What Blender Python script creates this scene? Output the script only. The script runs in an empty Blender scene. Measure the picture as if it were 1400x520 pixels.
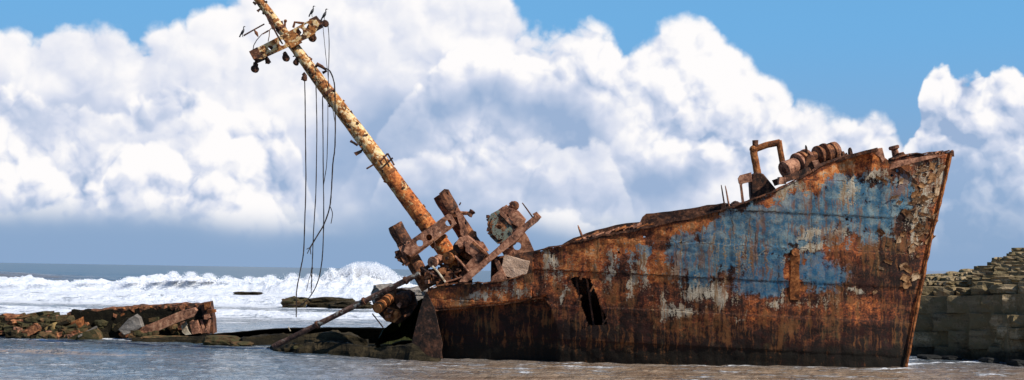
import bpy, math, random
import numpy as np
from mathutils import Vector, Matrix, noise as mnoise

random.seed(7)
SC = bpy.context.scene
COL = SC.collection
R = math.radians

# ------------------------------------------------------------------ camera
F, CX, CY = 2000.0, 700.0, 260.0          # focal length and centre in photo pixels
CAM_H = 3.5
ROLL = 0.0163
PITCH = math.atan(110.7 / F)
cam_data = bpy.data.cameras.new("camera")
cam_data.sensor_fit = 'HORIZONTAL'
cam_data.sensor_width = 36.0
cam_data.lens = 36.0 * F / 1400.0
cam_data.clip_start = 0.5
cam_data.clip_end = 120000.0
cam = bpy.data.objects.new("camera", cam_data)
COL.objects.link(cam)
CAMROT = Matrix.Rotation(R(90) + PITCH, 3, 'X') @ Matrix.Rotation(ROLL, 3, 'Z')
cam.matrix_world = Matrix.Translation((0, 0, CAM_H)) @ CAMROT.to_4x4()
SC.camera = cam
CAM = Vector((0, 0, CAM_H))


def ray(px, py):
    return CAMROT @ Vector(((px - CX) / F, -(py - CY) / F, -1.0))


def P(px, py, Y):
    """the point of the place that is seen at (px, py) and stands Y metres out from the shore"""
    d = ray(px, py)
    return CAM + d * (Y / d.y)


def PW(px, py):
    """point on the water surface"""
    d = ray(px, py)
    return CAM + d * (-CAM_H / d.z)


# ------------------------------------------------------------------ render settings
SC.view_settings.view_transform = 'Standard'
SC.view_settings.look = 'None'
SC.view_settings.exposure = 0.0
SC.view_settings.gamma = 1.0
SC.view_settings.use_curve_mapping = False
SC.cycles.max_bounces = 6
SC.cycles.diffuse_bounces = 3
SC.cycles.glossy_bounces = 3
SC.cycles.transparent_max_bounces = 8
SC.cycles.caustics_reflective = False
SC.cycles.caustics_refractive = False

SUN_EL, SUN_AZ = R(44), R(123)            # azimuth from +Y (away from the camera) towards +X


# ------------------------------------------------------------------ node helper
class G:
    def __init__(self, tree, clear=True):
        self.t = tree
        self.n = tree.nodes
        self.l = tree.links
        if clear:
            self.n.clear()

    def put(self, sock, v):
        if isinstance(v, bpy.types.NodeSocket):
            self.l.new(v, sock)
        else:
            sock.default_value = v

    def m(self, op, a, b=None, c=None, clamp=False):
        n = self.n.new('ShaderNodeMath')
        n.operation = op
        n.use_clamp = clamp
        self.put(n.inputs[0], a)
        if b is not None:
            self.put(n.inputs[1], b)
        if c is not None:
            self.put(n.inputs[2], c)
        return n.outputs[0]

    def add(self, a, b): return self.m('ADD', a, b)
    def sub(self, a, b): return self.m('SUBTRACT', a, b)
    def mul(self, a, b): return self.m('MULTIPLY', a, b)
    def mad(self, a, b, c): return self.m('MULTIPLY_ADD', a, b, c)

    def v(self, op, a, b=None, s=None):
        n = self.n.new('ShaderNodeVectorMath')
        n.operation = op
        self.put(n.inputs[0], a)
        if b is not None:
            self.put(n.inputs[1], b)
        if s is not None:
            self.put(n.inputs[3], s)
        return n.outputs[1] if op in ('LENGTH', 'DOT_PRODUCT', 'DISTANCE') else n.outputs[0]

    def ss(self, x, a, b, to0=0.0, to1=1.0, mode='SMOOTHSTEP'):
        n = self.n.new('ShaderNodeMapRange')
        n.interpolation_type = mode
        self.put(n.inputs[0], x)
        n.inputs[1].default_value = a
        n.inputs[2].default_value = b
        n.inputs[3].default_value = to0
        n.inputs[4].default_value = to1
        return n.outputs[0]

    def mix(self, f, a, b, mode='MIX'):
        n = self.n.new('ShaderNodeMix')
        n.data_type = 'RGBA'
        n.blend_type = mode
        n.clamp_factor = True
        self.put(n.inputs[0], f)
        self.put(n.inputs[6], a if isinstance(a, bpy.types.NodeSocket) else tuple(a) + (1,))
        self.put(n.inputs[7], b if isinstance(b, bpy.types.NodeSocket) else tuple(b) + (1,))
        return n.outputs[2]

    def noise(self, vec, scale, detail=4, rough=0.55, dist=0.0, out=0):
        n = self.n.new('ShaderNodeTexNoise')
        self.put(n.inputs['Vector'], vec)
        n.inputs['Scale'].default_value = scale
        n.inputs['Detail'].default_value = detail
        n.inputs['Roughness'].default_value = rough
        n.inputs['Distortion'].default_value = dist
        return n.outputs[out]

    def voro(self, vec, scale, detail=0, rough=0.5, feature='F1', out=0, lac=2.1):
        n = self.n.new('ShaderNodeTexVoronoi')
        n.feature = feature
        self.put(n.inputs['Vector'], vec)
        n.inputs['Scale'].default_value = scale
        if 'Detail' in n.inputs:
            n.inputs['Detail'].default_value = detail
            n.inputs['Roughness'].default_value = rough
            n.inputs['Lacunarity'].default_value = lac
        return n.outputs[out]

    def comb(self, x, y, z):
        n = self.n.new('ShaderNodeCombineXYZ')
        for i, a in enumerate((x, y, z)):
            self.put(n.inputs[i], a)
        return n.outputs[0]

    def sep(self, v):
        n = self.n.new('ShaderNodeSeparateXYZ')
        self.put(n.inputs[0], v)
        return n.outputs

    def curve(self, x, pts):
        n = self.n.new('ShaderNodeFloatCurve')
        cm = n.mapping
        c = cm.curves[0]
        pts = sorted(pts)
        c.points[0].location = pts[0]
        c.points[1].location = pts[-1]
        for p in pts[1:-1]:
            c.points.new(*p)
        cm.use_clip = False
        cm.update()
        self.put(n.inputs[1], x)
        return n.outputs[0]

    def attr(self, name, out=2):
        n = self.n.new('ShaderNodeAttribute')
        n.attribute_name = name
        return n.outputs[out]

    def coord(self, which='Object'):
        n = self.n.new('ShaderNodeTexCoord')
        return n.outputs[which]

    def pos(self):
        return self.n.new('ShaderNodeNewGeometry').outputs[0]

    def sc(self, vec, s):
        return self.v('MULTIPLY', vec, s)

    def ramp(self, f, stops):
        n = self.n.new('ShaderNodeValToRGB')
        r = n.color_ramp
        r.elements[0].position, r.elements[0].color = stops[0][0], tuple(stops[0][1]) + (1,)
        r.elements[1].position, r.elements[1].color = stops[-1][0], tuple(stops[-1][1]) + (1,)
        for p, c in stops[1:-1]:
            e = r.elements.new(p)
            e.color = tuple(c) + (1,)
        self.put(n.inputs[0], f)
        return n.outputs[0]

    def bump(self, h, strength=0.5, dist=0.05, normal=None):
        n = self.n.new('ShaderNodeBump')
        n.inputs['Strength'].default_value = strength
        n.inputs['Distance'].default_value = dist
        self.put(n.inputs['Height'], h)
        if normal is not None:
            self.put(n.inputs['Normal'], normal)
        return n.outputs[0]

    def principled(self, color, rough=0.7, normal=None, metal=0.0, spec=0.5, **kw):
        n = self.n.new('ShaderNodeBsdfPrincipled')
        self.put(n.inputs['Base Color'], color if isinstance(color, bpy.types.NodeSocket) else tuple(color) + (1,))
        self.put(n.inputs['Roughness'], rough)
        self.put(n.inputs['Metallic'], metal)
        self.put(n.inputs['Specular IOR Level'], spec)
        for k, val in kw.items():
            self.put(n.inputs[k], val)
        if normal is not None:
            self.put(n.inputs['Normal'], normal)
        o = self.n.new('ShaderNodeOutputMaterial')
        self.l.new(n.outputs[0], o.inputs[0])
        return n


# ------------------------------------------------------------------ world: sky and clouds
W = bpy.data.worlds.new("World")
SC.world = W
W.use_nodes = True
g = G(W.node_tree)
SKY_STR = 0.1
skyn = g.n.new('ShaderNodeTexSky')
skyn.sky_type = 'NISHITA'
skyn.sun_disc = False
skyn.sun_elevation = SUN_EL
skyn.sun_rotation = SUN_AZ
skyn.altitude = 0
skyn.air_density = 1.0
skyn.dust_density = 0.4
skyn.ozone_density = 2.0
DIR = g.coord('Generated')
dx, dy, dz = g.sep(DIR)
U = g.mul(g.m('ARCTAN2', dx, dy), 2.0)
Vv = g.mul(dz, 2.0)
URANGE = 1.6
UC = g.mad(U, 1.0 / (2 * URANGE), 0.5)


def uv_of(px, py):
    d = ray(px, py).normalized()
    return math.atan2(d.x, d.y) * 2.0, d.z * 2.0


P3 = g.v('SCALE', DIR, s=2.0)
# warp, then round puffs with creases between them, twice: here and a step towards the sun
warp = g.noise(P3, 12.0, 4, 0.6, out=1)
warp = g.v('SUBTRACT', warp, (0.5, 0.5, 0.5))


def puffs(off):
    p = g.v('ADD', P3, off) if off else P3
    p = g.v('ADD', p, g.v('SCALE', warp, s=0.05))
    big = g.voro(p, 8.5, 0, 0.5)
    a = g.voro(p, 16.0, 2, 0.42, lac=2.3)
    n = g.noise(p, 44.0, 4, 0.55)
    h = g.add(g.mul(g.m('MULTIPLY', big, big), -1.15), g.mul(g.m('MULTIPLY', a, a), -0.62))
    return g.add(g.add(h, 1.0), g.mul(g.sub(n, 0.5), 0.22))


h0 = puffs(None)
h1 = puffs((0.0100, 0.0, 0.0145))
relief = g.mul(g.sub(h0, h1), 2.7)
soft = g.noise(P3, 4.2, 3, 0.5)
fine = g.noise(P3, 60.0, 4, 0.6)


def topcurve(pts, end=-0.15):
    q = [(-URANGE, end)]
    q += [uv_of(a, b) for a, b in pts]
    q += [(URANGE, end)]
    return g.mul(g.sub(g.curve(UC, [((u + URANGE) / (2 * URANGE), (v + 0.5)) for u, v in q]), 0.5), 1.0)


def lerp3(a, b, t):
    return tuple(a[i] + (b[i] - a[i]) * t for i in range(3))


# clear sky: the Nishita sky, deepened a little, with the blue-grey air low over the sea
sky = g.mix(1.0, skyn.outputs[0], (0.62, 0.86, 1.12), 'MULTIPLY')
SKYTOP = (0.16 / SKY_STR, 0.435 / SKY_STR, 0.77 / SKY_STR)
SKYLOW = (0.26 / SKY_STR, 0.39 / SKY_STR, 0.60 / SKY_STR)
near_h = g.ss(Vv, 0.95, 0.25)
grad = g.mix(g.ss(Vv, 0.05, 0.36), SKYLOW, SKYTOP)
sky = g.mix(g.mul(near_h, 0.95), sky, grad)
col = sky

WHITE = tuple(c / SKY_STR for c in (1.0, 0.98, 0.98))
PALE = tuple(c / SKY_STR for c in (0.66, 0.71, 0.85))
GREY = tuple(c / SKY_STR for c in (0.33, 0.45, 0.66))


# broad light and shade of the cloud bank, as (x, y, rx, ry, amount)
SH = [(110, 158, 120, 26, -.42), (250, 150, 60, 30, -.05), (540, 185, 100, 42, -.60), (665, 140, 105, 36, -.58), (775, 165, 70, 45, -.50),
      (470, 255, 90, 50, -.50), (870, 240, 70, 36, -.45), (960, 250, 90, 30, -.35), (935, 165, 60, 14, -.22), (610, 262, 60, 20, -.35), (715, 265, 90, 24, -.40), (520, 120, 60, 20, -.12),
      (70, 255, 90, 16, -.12), (215, 195, 60, 18, -.22), (1320, 200, 80, 30, -.35), (1180, 190, 50, 18, -.15),
      (300, 200, 70, 50, .12), (900, 90, 80, 36, .22), (640, 45, 80, 14, .15), (180, 70, 120, 20, -.12), (420, 60, 100, 40, -.05), (60, 90, 60, 20, .06)]
wlow = g.v('SUBTRACT', g.noise(P3, 5.0, 4, 0.6, out=1), (0.5, 0.5, 0.5))
UVW = g.v('ADD', g.comb(U, Vv, 0.0), g.v('SCALE', wlow, s=0.22))
shade = None
for (x, y, rx, ry, am) in SH:
    u0, v0 = uv_of(x, y)
    q = g.v('SUBTRACT', UVW, (u0, v0, 0.0))
    q = g.v('MULTIPLY', q, (1000.0 / rx, 1000.0 / ry, 0.0))
    r2 = g.v('DOT_PRODUCT', q, q)
    e = g.mul(g.m('EXPONENT', g.mul(r2, -0.8)), am)
    shade = e if shade is None else g.add(shade, e)
shade = g.mul(shade, g.mad(soft, 0.8, 0.6))


def layer(col, pts, fade_px, edge=0.008, amp=0.034, decay=0.07, lo=0.25, hi=0.75, kb=1.0, dark=GREY, light=WHITE,
          opac=1.0, end=-0.15, useshade=1.0):
    T = topcurve(pts, end)
    depth = g.sub(T, Vv)
    d = g.add(depth, g.mul(g.sub(h0, 0.42), amp))
    d = g.add(d, g.mul(g.sub(fine, 0.5), 0.014))
    a = g.ss(d, -edge * 0.6, edge)
    y0, y1 = fade_px                                     # fades out between these heights (px)
    v0, v1 = uv_of(700, y0)[1], uv_of(700, y1)[1]
    a = g.mul(a, g.ss(g.add(Vv, g.mul(g.sub(soft, 0.5), 0.07)), v1, v0, 0.0, opac))
    e = g.m('EXPONENT', g.mul(g.m('MAXIMUM', depth, 0.0), -1.0 / decay))
    lum = g.add(g.mad(e, hi - lo, lo), g.mul(g.mul(relief, g.ss(shade, -0.5, 0.0, 0.30, 1.0)), kb * 0.55))
    lum = g.add(lum, g.mul(g.sub(soft, 0.5), 0.6))
    lum = g.add(lum, g.mul(shade, useshade))
    lum = g.m('MINIMUM', g.m('MAXIMUM', lum, 0.0), 1.0)
    lowmix = g.mix(g.ss(lum, 0.0, 0.5, mode='LINEAR'), dark, PALE)
    c = g.mix(g.ss(lum, 0.40, 1.0), lowmix, light)
    return g.mix(a, col, c)


# big mass behind
col = layer(col, [(-420, 200), (-200, 75), (0, 50), (60, 42), (140, 40), (200, 30), (300, 8), (360, -30), (500, -60), (680, -15),
                  (745, 42), (790, 36), (870, 46), (920, 34), (965, 30), (1000, 55), (1040, 90), (1080, 130),
                  (1130, 146), (1180, 150), (1215, 165), (1240, 215), (1280, 300), (1360, 420)], (250, 345),
            decay=0.20, lo=0.58, hi=0.80, kb=0.25, edge=0.014)
# bright lobes in the middle and right
col = layer(col, [(400, 330), (480, 235), (530, 160), (575, 104), (612, 66), (660, 50), (720, 54), (760, 62), (800, 48), (870, 54), (920, 42),
                  (965, 38), (1000, 62), (1040, 97), (1080, 137), (1130, 152), (1180, 155), (1212, 172), (1238, 225),
                  (1280, 330)], (150, 300), decay=0.16, lo=0.55, hi=0.95, kb=0.85)
col = layer(col, [(760, 300), (850, 185), (900, 140), (960, 142), (1010, 170), (1050, 196), (1100, 182), (1160, 176), (1210, 196),
                  (1250, 280)], (210, 310), decay=0.10, lo=0.45, hi=0.92, kb=0.9, opac=0.9)
# left masses
col = layer(col, [(-400, 160), (-150, 150), (-40, 108), (20, 108), (55, 140), (75, 148), (100, 138), (150, 152), (178, 120),
                  (215, 98), (262, 102), (300, 124), (335, 144), (372, 158), (400, 198), (425, 270), (455, 360),
                  (480, 420)], (245, 330), decay=0.14, lo=0.55, hi=0.95, kb=0.9)
col = layer(col, [(-380, 240), (-100, 205), (-30, 182), (10, 186), (60, 208), (110, 220), (160, 206), (195, 188), (235, 200),
                  (270, 240), (330, 250), (375, 262), (405, 310)], (275, 330), decay=0.10, lo=0.50, hi=1.0, kb=1.0, useshade=0.3)
# low centre
col = layer(col, [(480, 300), (540, 212), (590, 192), (640, 186), (700, 190), (760, 194), (805, 194), (832, 215), (860, 260),
                  (890, 320)], (225, 305), decay=0.09, lo=0.40, hi=0.92, kb=0.8, opac=0.92, useshade=0.5)
col = layer(col, [(690, 320), (735, 285), (770, 276), (805, 284), (840, 305)], (285, 325), decay=0.05, lo=0.5, hi=0.85, kb=0.5,
            opac=0.8, useshade=0.2)
# right
col = layer(col, [(1185, 330), (1215, 250), (1240, 190), (1254, 150), (1264, 112), (1288, 82), (1330, 90), (1372, 102), (1420, 108), (1600, 80),
                  (1900, 160)], (190, 350), decay=0.10, lo=0.22, hi=0.95, kb=1.0, amp=0.055)
# faint low veil that everything sinks into over the sea
col = g.mix(g.ss(g.add(Vv, g.mul(g.sub(soft, 0.5), 0.06)), 0.085, 0.0, 0.0, 0.85), col, SKYLOW)
bg = g.n.new('ShaderNodeBackground')
g.put(bg.inputs[0], col)
bg.inputs[1].default_value = SKY_STR
wo = g.n.new('ShaderNodeOutputWorld')
g.l.new(bg.outputs[0], wo.inputs[0])
W.cycles.sampling_method = 'MANUAL'
W.cycles.sample_map_resolution = 512

# ------------------------------------------------------------------ sun
sun_d = bpy.data.lights.new("sun", 'SUN')
sun_d.energy = 5.0
sun_d.angle = R(0.5)
sun_d.color = (1.0, 0.94, 0.85)
sun = bpy.data.objects.new("sun", sun_d)
COL.objects.link(sun)
sv = Vector((math.sin(SUN_AZ) * math.cos(SUN_EL), math.cos(SUN_AZ) * math.cos(SUN_EL), math.sin(SUN_EL)))
sun.rotation_euler = sv.to_track_quat('Z', 'Y').to_euler()
sun.location = (60, -40, 80)

# ------------------------------------------------------------------ numpy noise
def _hash(ix, iy, seed):
    h = (ix.astype(np.int64) * 374761393 + iy.astype(np.int64) * 668265263 + seed * 974634777) & 0x7fffffff
    h = ((h ^ (h >> 13)) * 1274126177) & 0x7fffffff
    return ((h ^ (h >> 16)) & 0xffff) / 65535.0


def vnoise(x, y, seed=0):
    x = np.asarray(x, float)
    y = np.asarray(y, float)
    ix, iy = np.floor(x), np.floor(y)
    fx, fy = x - ix, y - iy
    fx = fx * fx * fx * (fx * (fx * 6 - 15) + 10)
    fy = fy * fy * fy * (fy * (fy * 6 - 15) + 10)
    ix = ix.astype(np.int64)
    iy = iy.astype(np.int64)
    a = _hash(ix, iy, seed); b = _hash(ix + 1, iy, seed)
    c = _hash(ix, iy + 1, seed); d = _hash(ix + 1, iy + 1, seed)
    return (a + (b - a) * fx) * (1 - fy) + (c + (d - c) * fx) * fy


def fbm(x, y, seed=0, octs=4, gain=0.5):
    t = 0.0
    amp = 1.0
    tot = 0.0
    for k in range(octs):
        t = t + amp * vnoise(x, y, seed + k * 17)
        tot += amp
        amp *= gain
        x = x * 2.03 + 3.1
        y = y * 2.03 + 7.7
    return t / tot


def sstep(x, a, b):
    t = np.clip((x - a) / (b - a), 0, 1)
    return t * t * (3 - 2 * t)


# ------------------------------------------------------------------ mesh helpers
class MB:
    """collects faces in place coordinates; build() links them as ONE mesh object"""

    def __init__(self):
        self.v = []
        self.f = []

    def addm(self, verts, faces, M=None):
        o = len(self.v)
        for p in verts:
            q = Vector(p)
            self.v.append(M @ q if M is not None else q)
        for f in faces:
            self.f.append([i + o for i in f])
        return self

    def bar(self, p1, p2, w, d, n=1, jit=0.0, w2=None, d2=None, up=None):
        """a beam from p1 to p2, w wide across the view, d deep along it, with n sections"""
        p1, p2 = Vector(p1), Vector(p2)
        ax = (p2 - p1).normalized()
        dep = Vector(up) if up is not None else Vector((0, 1, 0))
        sx = ax.cross(dep).normalized()
        dp = sx.cross(ax).normalized()
        w2 = w if w2 is None else w2
        d2 = d if d2 is None else d2
        vs = []
        for i in range(n + 1):
            t = i / n
            c = p1.lerp(p2, t)
            ww, dd = (w + (w2 - w) * t) / 2, (d + (d2 - d) * t) / 2
            for a, b in ((-1, -1), (1, -1), (1, 1), (-1, 1)):
                vs.append(c + sx * ww * a * (1 + random.uniform(-jit, jit)) + dp * dd * b * (1 + random.uniform(-jit, jit))
                          + ax * random.uniform(-jit, jit) * w * 0.3)
        fs = [[0, 3, 2, 1]]
        for i in range(n):
            for k in range(4):
                a, b = i * 4 + k, i * 4 + (k + 1) % 4
                fs.append([a, b, b + 4, a + 4])
        e = n * 4
        fs.append([e, e + 1, e + 2, e + 3])
        return self.addm(vs, fs)

    def tube(self, pts, rad, seg=8, jit=0.0, caps=True, flat=1.0):
        pts = [Vector(p) for p in pts]
        if not isinstance(rad, (list, tuple)):
            rad = [rad] * len(pts)
        vs, fs = [], []
        ref = Vector((0.05, 1, 0.02))
        for i, p in enumerate(pts):
            a = pts[max(i - 1, 0)]
            b = pts[min(i + 1, len(pts) - 1)]
            t = (b - a).normalized()
            if abs(t.dot(ref)) > 0.95:
                ref = Vector((0.1, 0.1, 1))
            s = t.cross(ref).normalized()
            q = s.cross(t).normalized()
            for k in range(seg):
                an = 2 * math.pi * k / seg
                r = rad[i] * (1 + random.uniform(-jit, jit))
                vs.append(p + s * math.cos(an) * r + q * math.sin(an) * r * flat)
        for i in range(len(pts) - 1):
            for k in range(seg):
                a, b = i * seg + k, i * seg + (k + 1) % seg
                fs.append([a, b, b + seg, a + seg])
        if caps:
            fs.append(list(range(seg))[::-1])
            e = (len(pts) - 1) * seg
            fs.append([e + k for k in range(seg)])
        return self.addm(vs, fs)

    def cyl(self, p1, p2, r1, r2=None, seg=14, n=1, jit=0.0):
        p1, p2 = Vector(p1), Vector(p2)
        r2 = r1 if r2 is None else r2
        return self.tube([p1.lerp(p2, i / n) for i in range(n + 1)], [r1 + (r2 - r1) * i / n for i in range(n + 1)], seg, jit)

    def lathe(self, p1, p2, prof, seg=18, jit=0.0):
        """profile of (t along p1-p2, radius)"""
        p1, p2 = Vector(p1), Vector(p2)
        return self.tube([p1.lerp(p2, t) for t, r in prof], [max(r, 0.002) for t, r in prof], seg, jit)

    def pipe(self, p1, p2, r, wall, seg=14, n=4, jit=0.04):
        """open hollow tube"""
        p1, p2 = Vector(p1), Vector(p2)
        pts = [p1.lerp(p2, i / n) for i in range(n + 1)]
        o = len(self.v)
        self.tube(pts, r, seg, jit, caps=False)
        m = len(self.v)
        self.tube(pts, r - wall, seg, jit, caps=False)
        for k in range(seg):
            a, b = k, (k + 1) % seg
            self.f.append([o + b, o + a, m + a, m + b])
            e = n * seg
            self.f.append([o + e + a, o + e + b, m + e + b, m + e + a])
        return self

    def box(self, c, s, rot=None, jit=0.0):
        c = Vector(c)
        M = rot if rot is not None else Matrix.Identity(3)
        vs = []
        for x in (-1, 1):
            for y in (-1, 1):
                for z in (-1, 1):
                    q = Vector((x * s[0] / 2, y * s[1] / 2, z * s[2] / 2))
                    q = Vector([q[i] + random.uniform(-jit, jit) * s[i] for i in range(3)])
                    vs.append(c + M @ q)
        fs = [[0, 1, 3, 2], [4, 6, 7, 5], [0, 4, 5, 1], [2, 3, 7, 6], [0, 2, 6, 4], [1, 5, 7, 3]]
        return self.addm(vs, fs)

    def ball(self, c, r, seg=10, rings=7, jit=0.0, sq=(1, 1, 1)):
        vs, fs = [], []
        c = Vector(c)
        for i in range(rings + 1):
            th = math.pi * i / rings
            for k in range(seg):
                ph = 2 * math.pi * k / seg
                rr = r * (1 + random.uniform(-jit, jit))
                vs.append(c + Vector((math.sin(th) * math.cos(ph) * rr * sq[0], math.sin(th) * math.sin(ph) * rr * sq[1],
                                      math.cos(th) * rr * sq[2])))
        for i in range(rings):
            for k in range(seg):
                a, b = i * seg + k, i * seg + (k + 1) % seg
                fs.append([a, a + seg, b + seg, b])
        return self.addm(vs, fs)

    def plate(self, outline, Y, thick, holes=(), tilt=None, bevel=0.006, depth_slope=0.0):
        """flat plate with round holes; outline and holes (x, y, r) are given where they are seen, at distance Y"""
        o = outline[0]
        O = P(o[0], o[1], Y)
        k = Y / F
        cu = bpy.data.curves.new('plate', 'CURVE')
        cu.dimensions = '2D'
        cu.fill_mode = 'BOTH'
        cu.extrude = thick / 2
        cu.bevel_depth = bevel
        cu.bevel_resolution = 0

        def spl(pts):
            s = cu.splines.new('POLY')
            s.points.add(len(pts) - 1)
            for i, (x, y) in enumerate(pts):
                s.points[i].co = ((x - o[0]) * k, -(y - o[1]) * k, 0, 1)
            s.use_cyclic_u = True
        spl(outline)
        for h in holes:
            if len(h) == 3:
                n = 12
                spl([(h[0] + h[2] * math.cos(2 * math.pi * i / n) * random.uniform(.92, 1.06),
                      h[1] + h[2] * math.sin(2 * math.pi * i / n) * random.uniform(.92, 1.06)) for i in range(n)])
            else:
                spl(h)
        ob = bpy.data.objects.new('plate', cu)
        me = bpy.data.meshes.new_from_object(ob)
        Mr = CAMROT.to_4x4()
        if tilt:
            Mr = Mr @ tilt.to_4x4()
        M = Matrix.Translation(O) @ Mr
        self.addm([v.co for v in me.vertices], [list(p.vertices) for p in me.polygons], M)
        bpy.data.objects.remove(ob)
        bpy.data.curves.remove(cu)
        bpy.data.meshes.remove(me)
        return self

    def rock(self, c, s, seed, rot=0.0, cuts=3, rough=0.16, boxy=0.6, tilt=0.0):
        """a faceted stone: a subdivided block pulled towards a rough boulder"""
        rnd = random.Random(seed)
        n = cuts
        idx = {}
        vs, fs = [], []

        def vid(x, y, z):
            key = (x, y, z)
            if key not in idx:
                idx[key] = len(vs)
                p = Vector((x / n * 2 - 1, y / n * 2 - 1, z / n * 2 - 1))
                sp = p.normalized() * 1.25
                q = p.lerp(sp, 1 - boxy)
                nn = mnoise.noise_vector(Vector(q) * 1.3 + Vector((seed * 3.7, seed * 1.3, seed * 0.7)))
                nn2 = mnoise.noise_vector(Vector(q) * 3.4 + Vector((seed * 1.1, 5.0, seed)))
                q = q + nn * rough * 1.6 + nn2 * rough * 0.8
                vs.append(q)
            return idx[key]
        for a in range(n):
            for b in range(n):
                for (k, w) in ((0, 0), (0, n), (1, 0), (1, n), (2, 0), (2, n)):
                    qd = []
                    for (da, db) in ((0, 0), (1, 0), (1, 1), (0, 1)):
                        t = [0, 0, 0]
                        t[k] = w
                        t[(k + 1) % 3] = a + da
                        t[(k + 2) % 3] = b + db
                        qd.append(vid(*t))
                    fs.append(qd if w else qd[::-1])
        Rm = Matrix.Rotation(rot, 3, 'Z') @ Matrix.Rotation(tilt, 3, 'Y')
        c = Vector(c)
        vs = [c + Rm @ Vector((v.x * s[0] / 2, v.y * s[1] / 2, v.z * s[2] / 2)) for v in vs]
        return self.addm(vs, fs)

    def crinkle(self, amp, scale=3.0, seed=0):
        for i, p in enumerate(self.v):
            self.v[i] = p + mnoise.noise_vector(p * scale + Vector((seed, 0, 0))) * amp
        return self

    def build(self, name, mat, parent=None, origin=None, smooth=False):
        if parent is not None:
            o = Vector(ROOTLOC.get(parent, Vector((0, 0, 0))))
        elif origin is not None:
            o = Vector(origin)
        else:
            n = max(len(self.v), 1)
            o = Vector((sum(p.x for p in self.v) / n, sum(p.y for p in self.v) / n, min(p.z for p in self.v)))
        me = bpy.data.meshes.new(name)
        me.from_pydata([tuple(p - o) for p in self.v], [], self.f)
        if smooth:
            me.polygons.foreach_set('use_smooth', [True] * len(me.polygons))
            me.update()
            try:
                me.set_sharp_from_angle(angle=R(38))
            except Exception:
                pass
        me.materials.append(mat)
        me.update()
        ob = bpy.data.objects.new(name, me)
        COL.objects.link(ob)
        if parent is not None:
            ob.parent = parent
            ROOTLOC[ob] = o
        else:
            ob.location = o
            ROOTLOC[ob] = o
        return ob


ROOTLOC = {}


def tag(o, label=None, cat=None, group=None, kind=None):
    if label: o['label'] = label
    if cat: o['category'] = cat
    if group: o['group'] = group
    if kind: o['kind'] = kind
    return o


def empty(name, loc, label, cat, group=None):
    o = bpy.data.objects.new(name, None)
    o.empty_display_size = 0.3
    o.location = loc
    COL.objects.link(o)
    ROOTLOC[o] = Vector(loc)
    return tag(o, label, cat, group)


def grid_mesh(name, X, Y, Z, mat, attrs=None, mask=None, uv=None, smooth=True, flip=False):
    """object from 2-D arrays of points"""
    nr, nc = X.shape
    co = np.stack([X, Y, Z], -1).reshape(-1, 3).astype(np.float32)
    idx = np.arange(nr * nc).reshape(nr, nc)
    q = np.stack([idx[:-1, :-1], idx[:-1, 1:], idx[1:, 1:], idx[1:, :-1]], -1).reshape(-1, 4)
    if flip:
        q = q[:, ::-1]
    if mask is not None:
        q = q[mask.reshape(-1)]
    me = bpy.data.meshes.new(name)
    me.vertices.add(len(co))
    me.vertices.foreach_set('co', co.ravel())
    me.loops.add(q.size)
    me.loops.foreach_set('vertex_index', q.ravel().astype(np.int32))
    me.polygons.add(len(q))
    me.polygons.foreach_set('loop_start', (np.arange(len(q)) * 4).astype(np.int32))
    try:
        me.polygons.foreach_set('loop_total', np.full(len(q), 4, np.int32))
    except Exception:
        pass
    if smooth:
        me.polygons.foreach_set('use_smooth', np.ones(len(q), bool))
    me.update(calc_edges=True)
    for k, a in (attrs or {}).items():
        at = me.attributes.new(k, 'FLOAT', 'POINT')
        at.data.foreach_set('value', np.asarray(a, np.float32).ravel())
    if uv is not None:
        l = me.uv_layers.new(name='hull_uv')
        uvs = np.stack([uv[0], uv[1]], -1).reshape(-1, 2)[q.ravel()]
        l.data.foreach_set('uv', uvs.astype(np.float32).ravel())
    me.materials.append(mat)
    me.validate()
    ob = bpy.data.objects.new(name, me)
    COL.objects.link(ob)
    return ob


# ------------------------------------------------------------------ materials
def new_mat(name):
    m = bpy.data.materials.new(name)
    m.use_nodes = True
    return m, G(m.node_tree)


def rust_mat(name, dark=(0.035, 0.016, 0.010), mid=(0.17, 0.062, 0.027), light=(0.42, 0.175, 0.070), bias=0.0,
             paint=None, amt=0.0, scale=1.0, bump=0.6, pscale=3.0, paint2=None):
    m, g = new_mat(name)
    co = g.coord('Object')
    n1 = g.noise(co, 2.2 * scale, 6, 0.62, 0.4)
    n2 = g.noise(co, 9.0 * scale, 5, 0.65)
    n3 = g.noise(co, 34.0 * scale, 3, 0.6)
    f = g.add(g.mul(n1, 0.48), g.add(g.mul(n2, 0.36), g.mul(n3, 0.16)))
    f = g.mad(g.sub(f, 0.5), 1.7, 0.51)
    c = g.ramp(g.add(f, bias), [(0.38, dark), (0.52, mid), (0.66, light)])
    c = g.mix(g.ss(n3, 0.60, 0.70), c, tuple(x * 0.30 for x in mid))
    pit = g.mul(g.ss(g.voro(co, 5.0 * scale, 1, 0.6), 0.24, 0.14), g.ss(n2, 0.46, 0.56))
    c = g.mix(g.mul(pit, 0.85), c, tuple(x * 0.6 for x in dark))
    pale = g.mul(g.ss(g.noise(co, 6.0 * scale, 4, 0.7, 0.5), 0.58, 0.66), 0.55)
    c = g.mix(pale, c, tuple(min(1, x * 1.35 + 0.03) for x in light))
    hgt = g.add(g.mul(n2, 0.6), g.mul(n3, 0.4))
    rough = 0.85
    if paint:
        pn = g.add(g.mul(g.noise(co, pscale, 6, 0.68, 0.6), 0.7), g.mul(n2, 0.3))
        k = g.ss(pn, 0.5 - amt, 0.535 - amt)
        pc = g.mix(g.ss(g.noise(co, pscale * 3, 4, 0.6), 0.4, 0.62), paint, paint2 or tuple(x * 0.72 for x in paint))
        c = g.mix(k, c, pc)
        hgt = g.add(hgt, g.mul(k, 0.35))
    g.principled(c, rough, g.bump(hgt, bump, 0.03), spec=0.25)
    return m


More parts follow.
